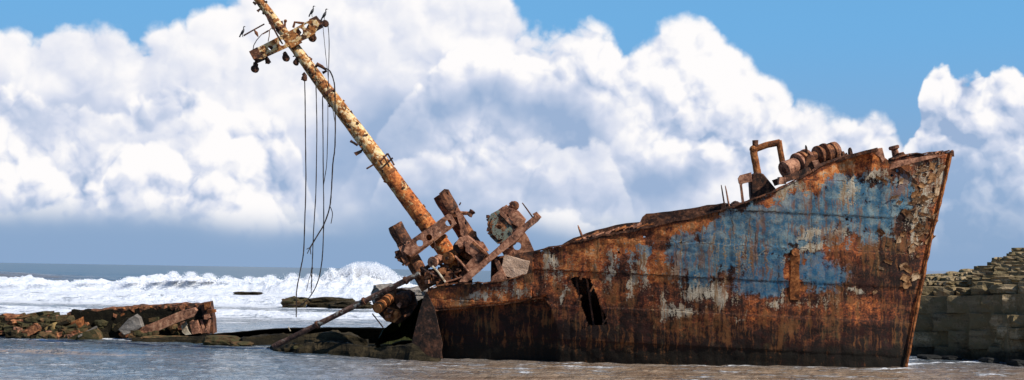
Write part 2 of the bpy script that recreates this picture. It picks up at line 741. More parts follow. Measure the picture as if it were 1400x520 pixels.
M_RUST = rust_mat('rust')
M_RUSTD = rust_mat('dark_rust', dark=(0.018, 0.012, 0.010), mid=(0.075, 0.032, 0.018), light=(0.23, 0.090, 0.040))
M_RUSTO = rust_mat('orange_rust', dark=(0.06, 0.022, 0.010), mid=(0.26, 0.085, 0.024), light=(0.48, 0.19, 0.06))
M_RUSTP = rust_mat('pink_rust', dark=(0.06, 0.030, 0.020), mid=(0.27, 0.115, 0.065), light=(0.52, 0.26, 0.15), bias=0.02)
M_RUSTW = rust_mat('rust_with_pale_paint', paint=(0.60, 0.55, 0.45), amt=-0.02, pscale=2.6)
M_RUSTG = rust_mat('rust_with_green_grey_paint', paint=(0.20, 0.22, 0.17), amt=0.03, pscale=3.0)


def stone_mat(name, a, b, c3, moss=None, wet=None, scale=1.0, bump=0.7, cracks=False):
    m, g = new_mat(name)
    co = g.coord('Object')
    wp = g.pos()
    info = g.n.new('ShaderNodeObjectInfo')
    z = g.sep(wp)[2]
    strat = g.noise(g.sc(wp, (0.25, 0.25, 3.2)), 1.6, 4, 0.6)
    n1 = g.noise(wp, 1.3 * scale, 6, 0.65)
    n2 = g.noise(wp, 11 * scale, 4, 0.65)
    f = g.add(g.add(g.mul(n1, 0.4), g.mul(n2, 0.25)), g.mul(strat, 0.35))
    f = g.add(f, g.mul(g.sub(info.outputs['Random'], 0.5), 0.14))
    c = g.ramp(f, [(0.36, a), (0.5, b), (0.64, c3)])
    if moss:
        k = g.ss(g.add(n1, g.mul(n2, 0.4)), 0.62, 0.74)
        c = g.mix(k, c, moss)
    if wet:
        k = g.ss(g.add(z, g.mul(g.sub(n1, 0.5), 1.2)), wet[1], wet[0])
        c = g.mix(g.mul(k, 0.85), c, wet[2])
    g.principled(c, 0.9, g.bump(g.add(n2, g.mul(n1, 1.5)), bump, 0.06), spec=0.1)
    return m


M_STONE = stone_mat('layered_sandstone', (0.13, 0.093, 0.052), (0.36, 0.265, 0.15), (0.68, 0.53, 0.34),
                    moss=(0.22, 0.165, 0.085), wet=(0.15, 0.75, (0.022, 0.020, 0.016)))
M_MOSSY = stone_mat('weedy_rock', (0.045, 0.028, 0.016), (0.16, 0.085, 0.038), (0.36, 0.20, 0.085), moss=(0.065, 0.055, 0.025),
                    scale=1.6)
M_GREEN = stone_mat('green_weed_rock', (0.024, 0.020, 0.012), (0.055, 0.050, 0.024), (0.16, 0.095, 0.045), scale=1.6)
M_CONC = stone_mat('concrete', (0.26, 0.165, 0.11), (0.50, 0.34, 0.24), (0.70, 0.52, 0.39), scale=2.4)
M_ALGAE = stone_mat('dark_algae', (0.008, 0.007, 0.005), (0.020, 0.016, 0.009), (0.075, 0.055, 0.028), scale=1.8, bump=1.0)
M_GREY = stone_mat('grey_rock', (0.075, 0.066, 0.056), (0.19, 0.165, 0.14), (0.38, 0.33, 0.28), scale=1.5)

# ------------------------------------------------------------------ the sea
def sea_material():
    m, g = new_mat('sea_water')
    p = g.pos()
    px_, py_, pz_ = g.sep(p)
    foam_a = g.attr('foam')
    silt = g.attr('silt')
    f1 = g.noise(g.sc(p, (0.30, 0.75, 0.6)), 1.6, 6, 0.68, 0.6)
    f2 = g.noise(g.sc(p, (0.9, 1.6, 1.0)), 3.2, 4, 0.65)
    fm = g.add(g.mul(f1, 0.7), g.mul(f2, 0.3))
    k = g.ss(g.sub(g.add(foam_a, g.mul(g.sub(fm, 0.5), 3.2)), 0.5), -0.10, 0.22)
    k = g.mul(k, g.ss(foam_a, 0.02, 0.12))
    deep = g.mix(g.noise(g.sc(p, (0.02, 0.06, 0)), 1.0, 3), (0.050, 0.110, 0.155), (0.085, 0.140, 0.190))
    brown = g.mix(g.ss(g.noise(g.sc(p, (0.25, 0.9, 0)), 1.0, 4), 0.35, 0.65), (0.26, 0.165, 0.100), (0.44, 0.32, 0.22))
    wc = g.mix(silt, deep, brown)
    fc = g.mix(g.ss(fm, 0.35, 0.6), (0.66, 0.72, 0.80), (0.90, 0.91, 0.92))
    c = g.mix(k, wc, fc)
    b1 = g.noise(g.sc(p, (1.1, 0.55, 1)), 1.0, 5, 0.62, 0.4)
    b2 = g.noise(g.sc(p, (1.2, 1.0, 1)), 4.0, 3, 0.6)
    h = g.add(g.mul(b1, 1.0), g.mul(b2, 0.22))
    far = g.ss(py_, 70.0, 400.0)
    ro = g.m('MAXIMUM', g.mad(far, 0.22, 0.09), g.mul(k, 0.9))
    nrm = g.bump(g.add(g.mul(h, g.ss(py_, 60.0, 300.0, 1.0, 0.45)), g.mul(k, g.mad(fm, 1.6, 0.3))), 1.0, 0.34)
    g.principled(c, ro, nrm, spec=0.5, **{'IOR': 1.33})
    return m


def sea_surface():
    Y1 = np.concatenate([np.arange(44, 76, 0.21), np.arange(76, 82, 0.4)])
    Y2 = np.arange(82, 330, 0.62)
    Y3 = 330 * (40000 / 330) ** (np.linspace(0, 1, 110) ** 1.0)
    Y0 = np.linspace(-25, 43.5, 40)
    Ys = np.concatenate([Y0, Y1, Y2, Y3])
    s_in = np.linspace(-0.43, 0.43, 560)
    s_out = 0.43 * (1.0 + np.linspace(0.03, 1, 26) ** 2 * 4.0)
    s = np.concatenate([-s_out[::-1], s_in, s_out])
    YY, SS = np.meshgrid(Ys, s, indexing='ij')
    XX = (YY + 40.0) * SS * (YY / (YY + 40.0) * 1.0 + 0.0) if False else np.where(YY > 44, YY, 44 + (YY - 44) * 0.0) * SS
    pxs = CX + F * XX / np.maximum(YY, 1)              # where it lies across the view, for placing the breakers
    Z = np.zeros_like(XX)
    # ripples and chop
    amp = 0.016 + 0.02 * sstep(YY, 60, 110) + 0.10 * sstep(YY, 100, 300)
    Z += amp * (fbm(XX * 0.22, YY * 0.75, 3, 3) - 0.5) * 2.2
    near = sstep(YY, 40, 46) * sstep(YY, 95, 75)
    Z += near * 0.048 * (fbm(XX * 1.1 + YY * 0.25, YY * 0.62, 41, 3, 0.55) - 0.5) * 2
    Z += near * 0.024 * (fbm(XX * 2.6 - YY * 0.3, YY * 1.5, 47, 2, 0.5) - 0.5) * 2
    Z += 0.5 * sstep(YY, 250, 900) * (fbm(XX * 0.02, YY * 0.05, 9, 3) - 0.5) * 2
    foam = np.zeros_like(XX)

    def crest(Y0f, hf, back, front, seed, foamy=1.0, wob=6.0, freq=0.02):
        """a wave line at distance Y0f(px) with height hf(px)"""
        nonlocal Z, foam
        yc = Y0f(pxs) + wob * (fbm(XX * freq, XX * 0 + seed, seed, 3) - 0.5) * 2
        d = YY - yc
        hh = hf(pxs)
        prof = np.where(d < 0, np.exp(-(d / front) ** 2), np.exp(-(d / back) ** 2))
        lump = 1 + (0.38 * (fbm(XX * 0.30, YY * 0.30, seed + 5, 3) - 0.5) * 2 + 0.30 * (fbm(XX * 1.3, YY * 0.9, seed + 6, 3, 0.65) - 0.5) * 2) * foamy
        Z += hh * prof * lump
        return d, hh, prof

    ip = lambda xs, ys: (lambda q: np.interp(q, xs, ys))
    # outer swells, unbroken
    crest(ip([-400, 0, 1800], [420, 420, 460]), ip([-400, 0, 90, 260, 500, 1800], [1.9, 2.0, 1.1, 0.7, 0.5, 1.2]), 22, 13, 11, 0.0, 10)
    crest(ip([-400, 0, 1800], [275, 275, 300]), ip([-400, 0, 60, 200, 1800], [2.1, 1.95, 1.5, 0.9, 1.0]), 13, 8, 15, 0.0, 6)
    # the main breaker
    yl = ip([-600, 0, 250, 450, 560, 1300, 2000], [188, 186, 182, 178, 176, 190, 190])
    d, hh, pr = crest(yl, ip([-600, 0, 150, 240, 330, 420, 480, 520, 548, 575, 640, 1300, 2000],
                             [1.5, 1.4, 1.6, 2.0, 1.8, 2.2, 2.65, 2.55, 2.1, 1.5, 1.2, 1.3, 1.5]), 3.2, 5.5, 21, 1.0, 2.5, 0.05)
    foam = np.maximum(foam, sstep(d, 6.5, 1.0) * (sstep(d, -30, -12) * 0.85 + 0.45 * sstep(d, -60, -30)))
    # inner bores
    d2, _, _ = crest(ip([-600, 0, 600, 2000], [136, 137, 133, 136]), ip([-600, 0, 600, 2000], [0.75, 0.7, 0.8, 0.7]), 4.5, 2.4, 33, 0.8, 4, 0.03)
    foam = np.maximum(foam, sstep(d2, 7, 1.0) * sstep(d2, -24, -3) * 0.92)
    d3, _, _ = crest(ip([-600, 0, 600, 2000], [104, 104, 106, 106]), ip([-600, 0, 600, 2000], [0.35, 0.42, 0.35, 0.4]), 4, 1.8, 44, 0.8, 3, 0.04)
    foam = np.maximum(foam, sstep(d3, 9, 1.0) * sstep(d3, -9, -1) * 0.90)
    foam = np.maximum(foam, sstep(YY, 86, 93) * sstep(YY, 112, 100) * (0.35 + 0.55 * fbm(XX * 0.06, YY * 0.2, 77, 3)))
    # streaks of foam everywhere between 90 and 200 m
    band = sstep(YY, 84, 94) * sstep(YY, 215, 180)
    foam = np.maximum(foam, band * (0.22 + 0.42 * fbm(XX * 0.05, YY * 0.09, 71, 3)))
    # a few whitecaps far out
    wc = sstep(fbm(XX * 0.03, YY * 0.02, 91, 4), 0.70, 0.78) * sstep(YY, 200, 260) * sstep(YY, 700, 400)
    foam = np.maximum(foam, wc * 0.55)
    # the small silty wave in front, left
    crest(ip([-600, 0, 260, 700, 2000], [57.3, 57.3, 58.5, 60, 60]), ip([-600, -100, 0, 90, 180, 260, 700], [0.1, 0.14, 0.17, 0.2, 0.15, 0.02, 0.0]),
          0.9, 0.5, 55, 0.6, 0.5, 0.2)
    cr = np.exp(-((pxs - 90) / 35.0) ** 2) * np.exp(-((YY - 57.7) / 0.5) ** 2)
    foam = np.maximum(foam, cr * 0.75)
    # water washing round the wrecks and rocks
    for (x0, y0, x1, y1, w, k) in ((610, 492.5, 900, 500, 0.10, .62), (900, 500.2, 1240, 504, 0.12, .62), (140, 463, 300, 468, 0.9, .72), (330, 474, 375, 478, 0.7, .66), (20, 464, 90, 468, 0.8, .6),
                                   (470, 470, 545, 472, 1.6, 1.1), (1238, 498, 1400, 492, 0.5, .85), (1245, 487, 1345, 488, 0.7, .8),
                                   (1180, 504, 1400, 506, 0.16, .66), (1300, 506, 1400, 518, 0.14, .64), (900, 508, 1240, 505, 0.10, .50),
                                   (300, 500, 700, 506, .1, .40), (1240, 492, 1300, 497, .4, .7)):
        a, b = PW(x0, y0), PW(x1, y1)
        t = np.clip(((XX - a.x) * (b.x - a.x) + (YY - a.y) * (b.y - a.y)) / ((b.x - a.x) ** 2 + (b.y - a.y) ** 2), 0, 1)
        dd = np.hypot(XX - (a.x + t * (b.x - a.x)), (YY - (a.y + t * (b.y - a.y))))
        wob = (fbm(XX * 0.8, YY * 0.8, 5, 3) - 0.5) * w * 1.4
        foam = np.maximum(foam, np.exp(-((dd + wob) / w) ** 2) * k)
    film = sstep(YY, 84, 70) * sstep(YY, 44, 50)
    foam = np.maximum(foam, film * (0.17 + 0.29 * fbm(XX * 0.12, YY * 0.35, 81, 3)))
    # silt stirred up in the shallows
    silt = np.maximum(sstep(YY, 66, 52) * sstep(pxs, 250, 760), 0.16 * sstep(YY, 100, 60))
    silt = np.maximum(silt, 0.7 * np.exp(-((YY - 56.9) / 0.45) ** 2) * sstep(pxs, 290, 160))
    silt = np.maximum(silt, 0.45 * np.exp(-((YY - 268) / 16) ** 2) * sstep(pxs, 260, 20))
    silt = np.clip(silt + (fbm(XX * 0.08, YY * 0.25, 61, 3) - 0.5) * 0.35 * (silt > 0.02), 0, 1)
    # inside the ship there is no open water surface to speak of; keep it low
    ob = grid_mesh('sea', XX, YY, Z, sea_material(), {'foam': foam, 'silt': silt})
    tag(ob, kind='structure')
    return ob, XX, YY, Z, pxs


sea, SX, SY, SZ, SPX = sea_surface()

# sandy shore the photographer stands on, under and behind the camera
xs = np.linspace(-70, 70, 60)
ys = np.linspace(-30, 30, 30)
BY, BX = np.meshgrid(ys, xs, indexing='ij')
BZ = 1.75 * sstep(BY, 29, 8) - 0.35 + 0.12 * (fbm(BX * 0.2, BY * 0.2, 4, 3) - 0.5)
mS, gS = new_mat('wet_sand')
cS = gS.mix(gS.noise(gS.pos(), 1.2, 5), (0.20, 0.15, 0.10), (0.33, 0.26, 0.18))
gS.principled(cS, 0.6, gS.bump(gS.noise(gS.pos(), 20, 4), 0.3, 0.02))
tag(grid_mesh('sand', BX, BY, BZ, mS, flip=False), kind='structure')

# sea bed under everything
mB = MB()
mB.addm([(-60000, -60, -3), (60000, -60, -3), (60000, 60000, -3), (-60000, 60000, -3)], [[0, 1, 2, 3]])
tag(mB.build('seabed', mS, origin=(0, 0, 0)), kind='structure')

# ------------------------------------------------------------------ spray thrown up by the breaker
mW, gW = new_mat('white_water_drops')
gW.principled((0.92, 0.93, 0.95), 0.6, spec=0.2, **{'Subsurface Weight': 0.0})


def spray():
    rng = np.random.default_rng(5)
    pts, rad = [], []

    def plume(px, ptop, pbase, width, n, Y=180.0, lean=0.0, r=(0.022, 0.075)):
        a = P(px, pbase, Y)
        b = P(px, ptop, Y)
        H = b.z - a.z
        for i in range(int(n * 1.9)):
            t = rng.random() ** 1.7
            w = width * Y / F * (1 - 0.72 * t)
            x = a.x + rng.normal() * w * 0.45 + lean * t * H
            y = a.y + rng.normal() * 1.1
            pts.append((x, y, max(0.15, a.z + t * H + rng.normal() * 0.06)))
            rad.append(rng.uniform(*r) * (1.15 - 0.75 * t))
    for px, top, base, w, n, lean in ((485, 361.5, 379, 5, 3600, -0.05), (478, 369, 383, 12, 2200, -0.1), (461, 367, 382, 9, 1600, -0.5),
                                      (450, 372, 384, 12, 1400, -0.2), (500, 371, 386, 14, 3000, 0.0), (513, 364, 386, 14, 2400, -0.3),
                                      (526, 371, 388, 14, 2600, -0.3), (538, 378, 390, 12, 1800, -0.2), (552, 381, 392, 10, 1200, -0.1),
                                      (428, 375, 386, 16, 1200, -0.2), (400, 374, 386, 16, 900, 0), (370, 376, 386, 16, 600, 0),
                                      (240, 371.5, 383, 9, 1300, -.3), (262, 372, 383, 12, 1100, -.1), (285, 374, 384, 14, 900, 0), (215, 376, 385, 14, 800, 0),
                                      (310, 377, 386, 14, 500, 0), (340, 378, 387, 14, 500, 0), (180, 379, 386, 18, 500, 0),
                                      (120, 382, 387, 22, 500, 0), (60, 383, 388, 25, 400, 0), (10, 383, 388, 25, 400, 0)):
        plume(px, top, base, w, n, lean=lean)
    # fine mist blown off the top
    for i in range(34000):
        u = rng.random()
        px = 462 + 90 * u + rng.normal() * 5
        top = np.interp(px, [440, 465, 478, 488, 515, 530, 548], [376, 367, 360, 357, 358, 364, 377])
        p = P(px, top + rng.random() ** 0.55 * 20, 181 + rng.normal() * 1.5)
        pts.append(tuple(p))
        rad.append(rng.uniform(0.012, 0.036))
    pts = np.array(pts)
    rad = np.array(rad)
    base = np.array([(1, 1, 1), (1, -1, -1), (-1, 1, -1), (-1, -1, 1)]) * 0.8
    n = len(pts)
    ang = rng.random(n) * 6.28
    ca, sa = np.cos(ang), np.sin(ang)
    vs = np.zeros((n, 4, 3))
    for k in range(4):
        x, y, z = base[k]
        vs[:, k, 0] = pts[:, 0] + rad * (x * ca - y * sa)
        vs[:, k, 1] = pts[:, 1] + rad * (x * sa + y * ca)
        vs[:, k, 2] = pts[:, 2] + rad * z
    f0 = np.array([(0, 1, 2), (0, 3, 1), (0, 2, 3), (1, 3, 2)])
    fs = (np.arange(n)[:, None, None] * 4 + f0[None]).reshape(-1, 3)
    me = bpy.data.meshes.new('sea_spray')
    me.from_pydata(vs.reshape(-1, 3).tolist(), [], fs.tolist())
    me.materials.append(mW)
    ob = bpy.data.objects.new('sea_spray', me)
    COL.objects.link(ob)
    tag(ob, 'white spray thrown up along the crest of the breaking wave', kind='stuff')


spray()

# far low coast seen past the bow
tcoast = np.linspace(0, 1, 120)
cx0, cx1 = 4000 * (1150 - CX) / F, 4000 * (2300 - CX) / F
CXs = np.stack([cx0 + (cx1 - cx0) * tcoast] * 3)
CYs = np.stack([4000 + 0 * tcoast, 4150 + 0 * tcoast, 4700 + 0 * tcoast])
hz = (8 + 22 * sstep(tcoast, 0.0, 0.2)) * (0.75 + 0.5 * fbm(tcoast * 14, tcoast * 0, 3, 4))
CZs = np.stack([0 * tcoast - 2, hz * 0.8, hz])
mH, gH = new_mat('hazed_coast')
gH.principled(gH.mix(gH.noise(gH.pos(), 0.01, 4), (0.16, 0.22, 0.30), (0.23, 0.29, 0.37)), 1.0)  # blue-grey haze of distance is painted into the coast's colour
tag(grid_mesh('hills', CXs, CYs, CZs, mH), kind='structure')

# ------------------------------------------------------------------ the ship's hull
RIM = [(575, 395), (585, 394), (604, 391.5), (623, 389), (645, 388), (670, 386.5), (700, 381), (718, 375.5), (727, 373), (728.5, 345.5), (750, 340),
       (771, 334.5), (800, 329), (836, 321), (877, 314), (894, 310.5), (925, 303), (940, 300.5), (965, 296), (990, 289.5),
       (1022, 279.5), (1040, 273.5), (1062, 265), (1085, 253), (1104, 243.6), (1120, 233), (1137, 224), (1160, 216),
       (1180, 210.5), (1203, 205), (1207, 219), (1213, 226), (1222, 225), (1241, 219), (1262, 215.5), (1280, 213), (1301, 210)]
STEM = [(1301, 208), (1294, 245), (1286, 278), (1276, 317), (1265, 370), (1256, 416), (1246, 470), (1240, 501), (1236, 522)]
BOT = [(560, 500), (600, 502), (900, 509), (1236, 513)]
LEFTE = [(585, 394), (583, 420), (590, 470), (597, 503)]
rim_x, rim_y = zip(*RIM)
st_y = [p[1] for p in STEM]
st_x = [p[0] for p in STEM]
lf_y = [p[1] for p in LEFTE]
lf_x = [p[0] for p in LEFTE]
YST, YLEFT = 57.2, 61.2                     # distance of the keel line at the stem and at the broken end


def keel_Y(px):
    return YST + (YLEFT - YST) * (1262 - px) / (1262 - 585)


def half_beam(px, tt):
    """half width of the hull at place px along it and height tt (0 waterline .. 1 rail)"""
    q = np.clip((st_at(tt) - px) / 680.0, 0, 1)
    ex = 2.0 + 2.2 * tt
    plan = 1 - (1 - q) ** ex
    aft = 1 - 0.10 * q ** 3
    return (3.35 + 0.75 * np.clip(tt, 0, 1)) * plan * aft


def st_at(tt):
    yy = 503 + (208 - 503) * tt
    return np.interp(yy, st_y, st_x)


NS, NT = 460, 170
ss_ = np.linspace(0, 1, NS) ** 1.0
tt_ = np.linspace(-0.045, 1, NT)
TT, S2 = np.meshgrid(tt_, ss_, indexing='ij')


def hull_pixels():
    yl = 503 + (394 - 503) * TT
    xl = np.interp(503 - 109 * TT, lf_y, lf_x)
    xr = st_at(TT)
    px = xl + (xr - xl) * S2
    for _ in range(3):                       # rail height where this column ends up
        top = np.interp(px, rim_x, rim_y)
        bot = np.interp(px, [560, 600, 900, 1240], [490, 491, 498.5, 502.5])
    py = bot + (top - bot) * TT
    # near the stem the columns lean with it
    yy = 503 + (208 - 503) * TT
    w = S2 ** 6
    py = py * (1 - w) + yy * w
    return px, py


HPX, HPY = hull_pixels()
Hb = half_beam(HPX, TT)
HY = keel_Y(HPX) - Hb
# the strake under the stern rail: above it the plating stands proud, below it falls in
strake_y = np.interp(HPX, [585, 596, 687, 746, 763], [425, 423, 414, 404, 457])
inset = sstep(HPY, strake_y - 1.0, strake_y + 4) * (HPX < 765)
inset *= sstep(HPX, 585, 600) * sstep(HPX, 765, 752)
HY = HY + 0.42 * inset
# plating: frames show through as shallow ridges, the plates are dished and dented, seams step
u_m = (HPX - 585) / 35.0
v_m = (503 - HPY) / 35.0
dish = 0.022 * np.abs(np.sin(u_m * math.pi / 0.62)) ** 0.6 + 0.016 * np.abs(np.sin(v_m * math.pi / 1.35 + 0.2 * u_m)) ** 0.5
dent = 0.11 * (fbm(u_m * 0.9, v_m * 0.9, 8, 4) - 0.5) + 0.035 * (fbm(u_m * 4, v_m * 4, 9, 3) - 0.5)
seam = 0.035 * (np.floor((v_m + 0.05 * u_m) / 1.35) % 2)
edge0 = sstep(S2, 1.0, 0.985)
HY = HY - (dish + dent + seam) * edge0
# ragged rail
RAG = (fbm(HPX * 0.25, HPX * 0, 12, 3) - 0.5) * 5.0 * sstep(TT, 0.93, 1.0) * edge0
HPY = HPY + RAG
# to place coordinates
Rm = np.array(CAMROT)
dxc = (HPX - CX) / F
dyc = -(HPY - CY) / F
D = np.stack([dxc, dyc, -np.ones_like(dxc)], -1) @ Rm.T
Hx = D[..., 0] * HY / D[..., 1]
Hz = CAM_H + D[..., 2] * HY / D[..., 1]
SHIP = Vector(((585 + 1240) / 2 / F * 59 - CX * 59 / F, 59.2, 0.0))

# the holes
cxs = (HPX[:-1, :-1] + HPX[1:, 1:]) / 2
cys = (HPY[:-1, :-1] + HPY[1:, 1:]) / 2


def inpoly(x, y, poly):
    r = np.zeros(x.shape, bool)
    n = len(poly)
    for i in range(n):
        x1, y1 = poly[i]
        x2, y2 = poly[(i + 1) % n]
        c = ((y1 > y) != (y2 > y)) & (x < (x2 - x1) * (y - y1) / (y2 - y1 + 1e-9) + x1)
        r ^= c
    return r


HOLE = [(778, 381), (790, 378), (806, 381), (812, 392), (818, 410), (829, 436), (830, 444), (803, 445), (799, 430), (792, 408), (786, 394)]
jx = cxs + (fbm(cxs * 0.3, cys * 0.3, 2, 2) - 0.5) * 2.5
jy = cys + (fbm(cxs * 0.3, cys * 0.3, 3, 2) - 0.5) * 2.5
keep = ~inpoly(jx, jy, HOLE)
for (hx, hy, hr) in ((881, 325, 1.6), (1086, 352, 1.3), (762, 395, 1.5), (1158, 300, 1.5), (1219, 240, 2.4), (932, 331, 1.2), (846, 345, 1.4)):
    keep &= ~(((cxs - hx) ** 2 + (cys - hy) ** 2) < hr * hr)

# where paint is left, where it is bare: patches with shapes of their own


WX = 34 * (fbm(HPX * 0.035, HPY * 0.035, 101, 4, 0.6) - 0.5) + 14 * (fbm(HPX * 0.15, HPY * 0.15, 103, 3, 0.6) - 0.5)
WY = 34 * (fbm(HPX * 0.035, HPY * 0.030, 105, 4, 0.6) - 0.5) + 16 * (fbm(HPX * 0.20, HPY * 0.10, 107, 3, 0.6) - 0.5)


def patch(cx, cy, rx, ry, p=2.0, rot=0.0):
    p = min(p, 2.4)
    dx_, dy_ = HPX + WX - cx, HPY + WY - cy
    c, s = math.cos(rot), math.sin(rot)
    a = (dx_ * c + dy_ * s) / rx
    b = (-dx_ * s + dy_ * c) / ry
    return np.exp(-(np.abs(a) ** p + np.abs(b) ** p))


blue = np.zeros_like(HPX)
for a in ((1075, 372, 90, 30, 3), (1045, 380, 50, 26, 3), (1130, 378, 40, 26, 3)):
    blue = np.maximum(blue, patch(*a) * 1.0)
teal = np.zeros_like(HPX)
for a in ((1050, 320, 60, 46, 3), (1110, 290, 75, 34, 3, -0.3), (1160, 265, 40, 40, 3), (985, 340, 36, 40, 3), (1000, 310, 40, 26, 3, -.3), (1215, 266, 44, 30, 3, -.2), (1190, 300, 50, 34, 2),
          (940, 350, 34, 36, 2), (880, 345, 22, 22, 2), (960, 372, 26, 30, 2), (1234, 238, 7, 14, 2)):
    teal = np.maximum(teal, patch(*a) * 0.98)
teal = np.maximum(teal, patch(870, 360, 110, 50, 2) * 0.50)
teal = np.maximum(teal, patch(1090, 310, 150, 70, 2, -0.25) * 0.75)
cream = np.zeros_like(HPX)
for a in ((985, 402, 30, 16, 2), (950, 395, 24, 18, 2), (1112, 342, 40, 11, 2, -0.3), (1140, 320, 30, 12, 2, -0.4), (975, 398, 44, 20, 2), (1278, 240, 16, 30, 2), (1262, 290, 18, 30, 2), (1090, 355, 26, 8, 2, -.4), (1060, 412, 12, 9, 2), (1066, 398, 6, 8, 2),
          (915, 365, 18, 20, 2), (1165, 260, 14, 40, 2), (862, 400, 8, 42, 2), (905, 420, 9, 30, 2), (880, 372, 7, 40, 2), (832, 366, 9, 36, 2),
          (770, 400, 7, 26, 2), (655, 403, 40, 11, 2), (705, 395, 30, 12, 2), (760, 362, 30, 22, 2), (1262, 262, 22, 44, 2), (1250, 320, 14, 40, 2), (1080, 262, 40, 10, 2, -.4),
          (1200, 235, 30, 8, 2, -.2), (930, 425, 40, 14, 2), (1010, 428, 12, 10, 2), (1165, 405, 18, 6, 2), (1035, 350, 10, 6, 2), (1110, 318, 36, 12, 2, -.3)):
    cream = np.maximum(cream, patch(*a) * 0.74)
cream = np.maximum(cream, 0.34 * patch(850, 380, 150, 60, 3))
cream = np.maximum(cream, 0.30 * patch(1150, 330, 120, 90, 3))
cream = np.maximum(cream, 0.46 * patch(1100, 412, 130, 16, 2))
cream = np.maximum(cream, 0.40 * patch(680, 405, 90, 16, 2))
cream = np.maximum(cream, 0.42 * patch(1000, 340, 120, 70, 2))
cream = np.maximum(cream, 0.38 * patch(760, 365, 110, 40, 2))
cream = np.maximum(cream, 0.50 * patch(1265, 260, 34, 60, 2))
orange = np.zeros_like(HPX)
railp = np.interp(HPX, rim_x, rim_y)
below = HPY - railp
orange = np.maximum(orange, 0.95 * sstep(HPX, 1020, 1060) * sstep(HPX, 1215, 1195) * sstep(below, 34, 20))
orange = np.maximum(orange, 0.70 * sstep(HPX, 800, 850) * sstep(HPX, 1010, 960) * sstep(below, 46, 18))
for a in ((1087, 375, 7, 32, 3), (1085, 345, 7, 8, 2), (650, 408, 60, 16, 3), (1150, 340, 50, 40, 2), (1035, 430, 60, 26, 2), (850, 350, 40, 40, 2), (800, 345, 50, 25, 2),
          (940, 315, 40, 18, 2), (720, 395, 40, 14, 2), (1180, 425, 60, 22, 2), (1120, 460, 100, 20, 2), (960, 450, 90, 20, 2)):
    orange = np.maximum(orange, patch(*a) * 0.72)
orange = np.maximum(orange, sstep(np.interp(HPY, st_y, st_x) - HPX, 11, 3) * 0.95)
orange = np.maximum(orange, 0.55 * sstep(HPX, 690, 740) * sstep(HPX, 960, 900) * sstep(HPY, 440, 400))
orange = np.maximum(orange, 0.45 * patch(1060, 425, 170, 30))
blue *= 1 - 0.97 * patch(1087, 375, 9, 34, 3)
teal *= 1 - 0.9 * patch(1087, 375, 10, 34, 3)
dark = np.maximum(sstep(HPY, 412, 460) * 1.05, 0.62 * inset * sstep(HPX, 770, 745))  # inset term paints the overhang's shade into the plating below the strake
for a in ((1205, 345, 34, 60, 2), (1180, 300, 22, 20, 2), (1000, 330, 10, 60, 2), (1180, 390, 60, 24, 2), (960, 330, 6, 40, 2), (1225, 420, 20, 50, 2), (1240, 300, 8, 20, 2),
          (770, 420, 16, 60, 2), (740, 420, 20, 50, 2), (830, 400, 10, 50, 2)):
    dark = np.maximum(dark, patch(*a) * 0.66)
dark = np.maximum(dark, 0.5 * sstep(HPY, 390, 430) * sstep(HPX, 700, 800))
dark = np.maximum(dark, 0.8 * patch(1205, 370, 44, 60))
dark = np.maximum(dark, 0.6 * sstep(fbm(HPX * 0.02, HPY * 0.03, 301, 4, 0.6), 0.50, 0.62))
dark = np.maximum(dark, 0.85 * sstep(below, 4.5, 1.0) * sstep(HPX, 1210, 1190))


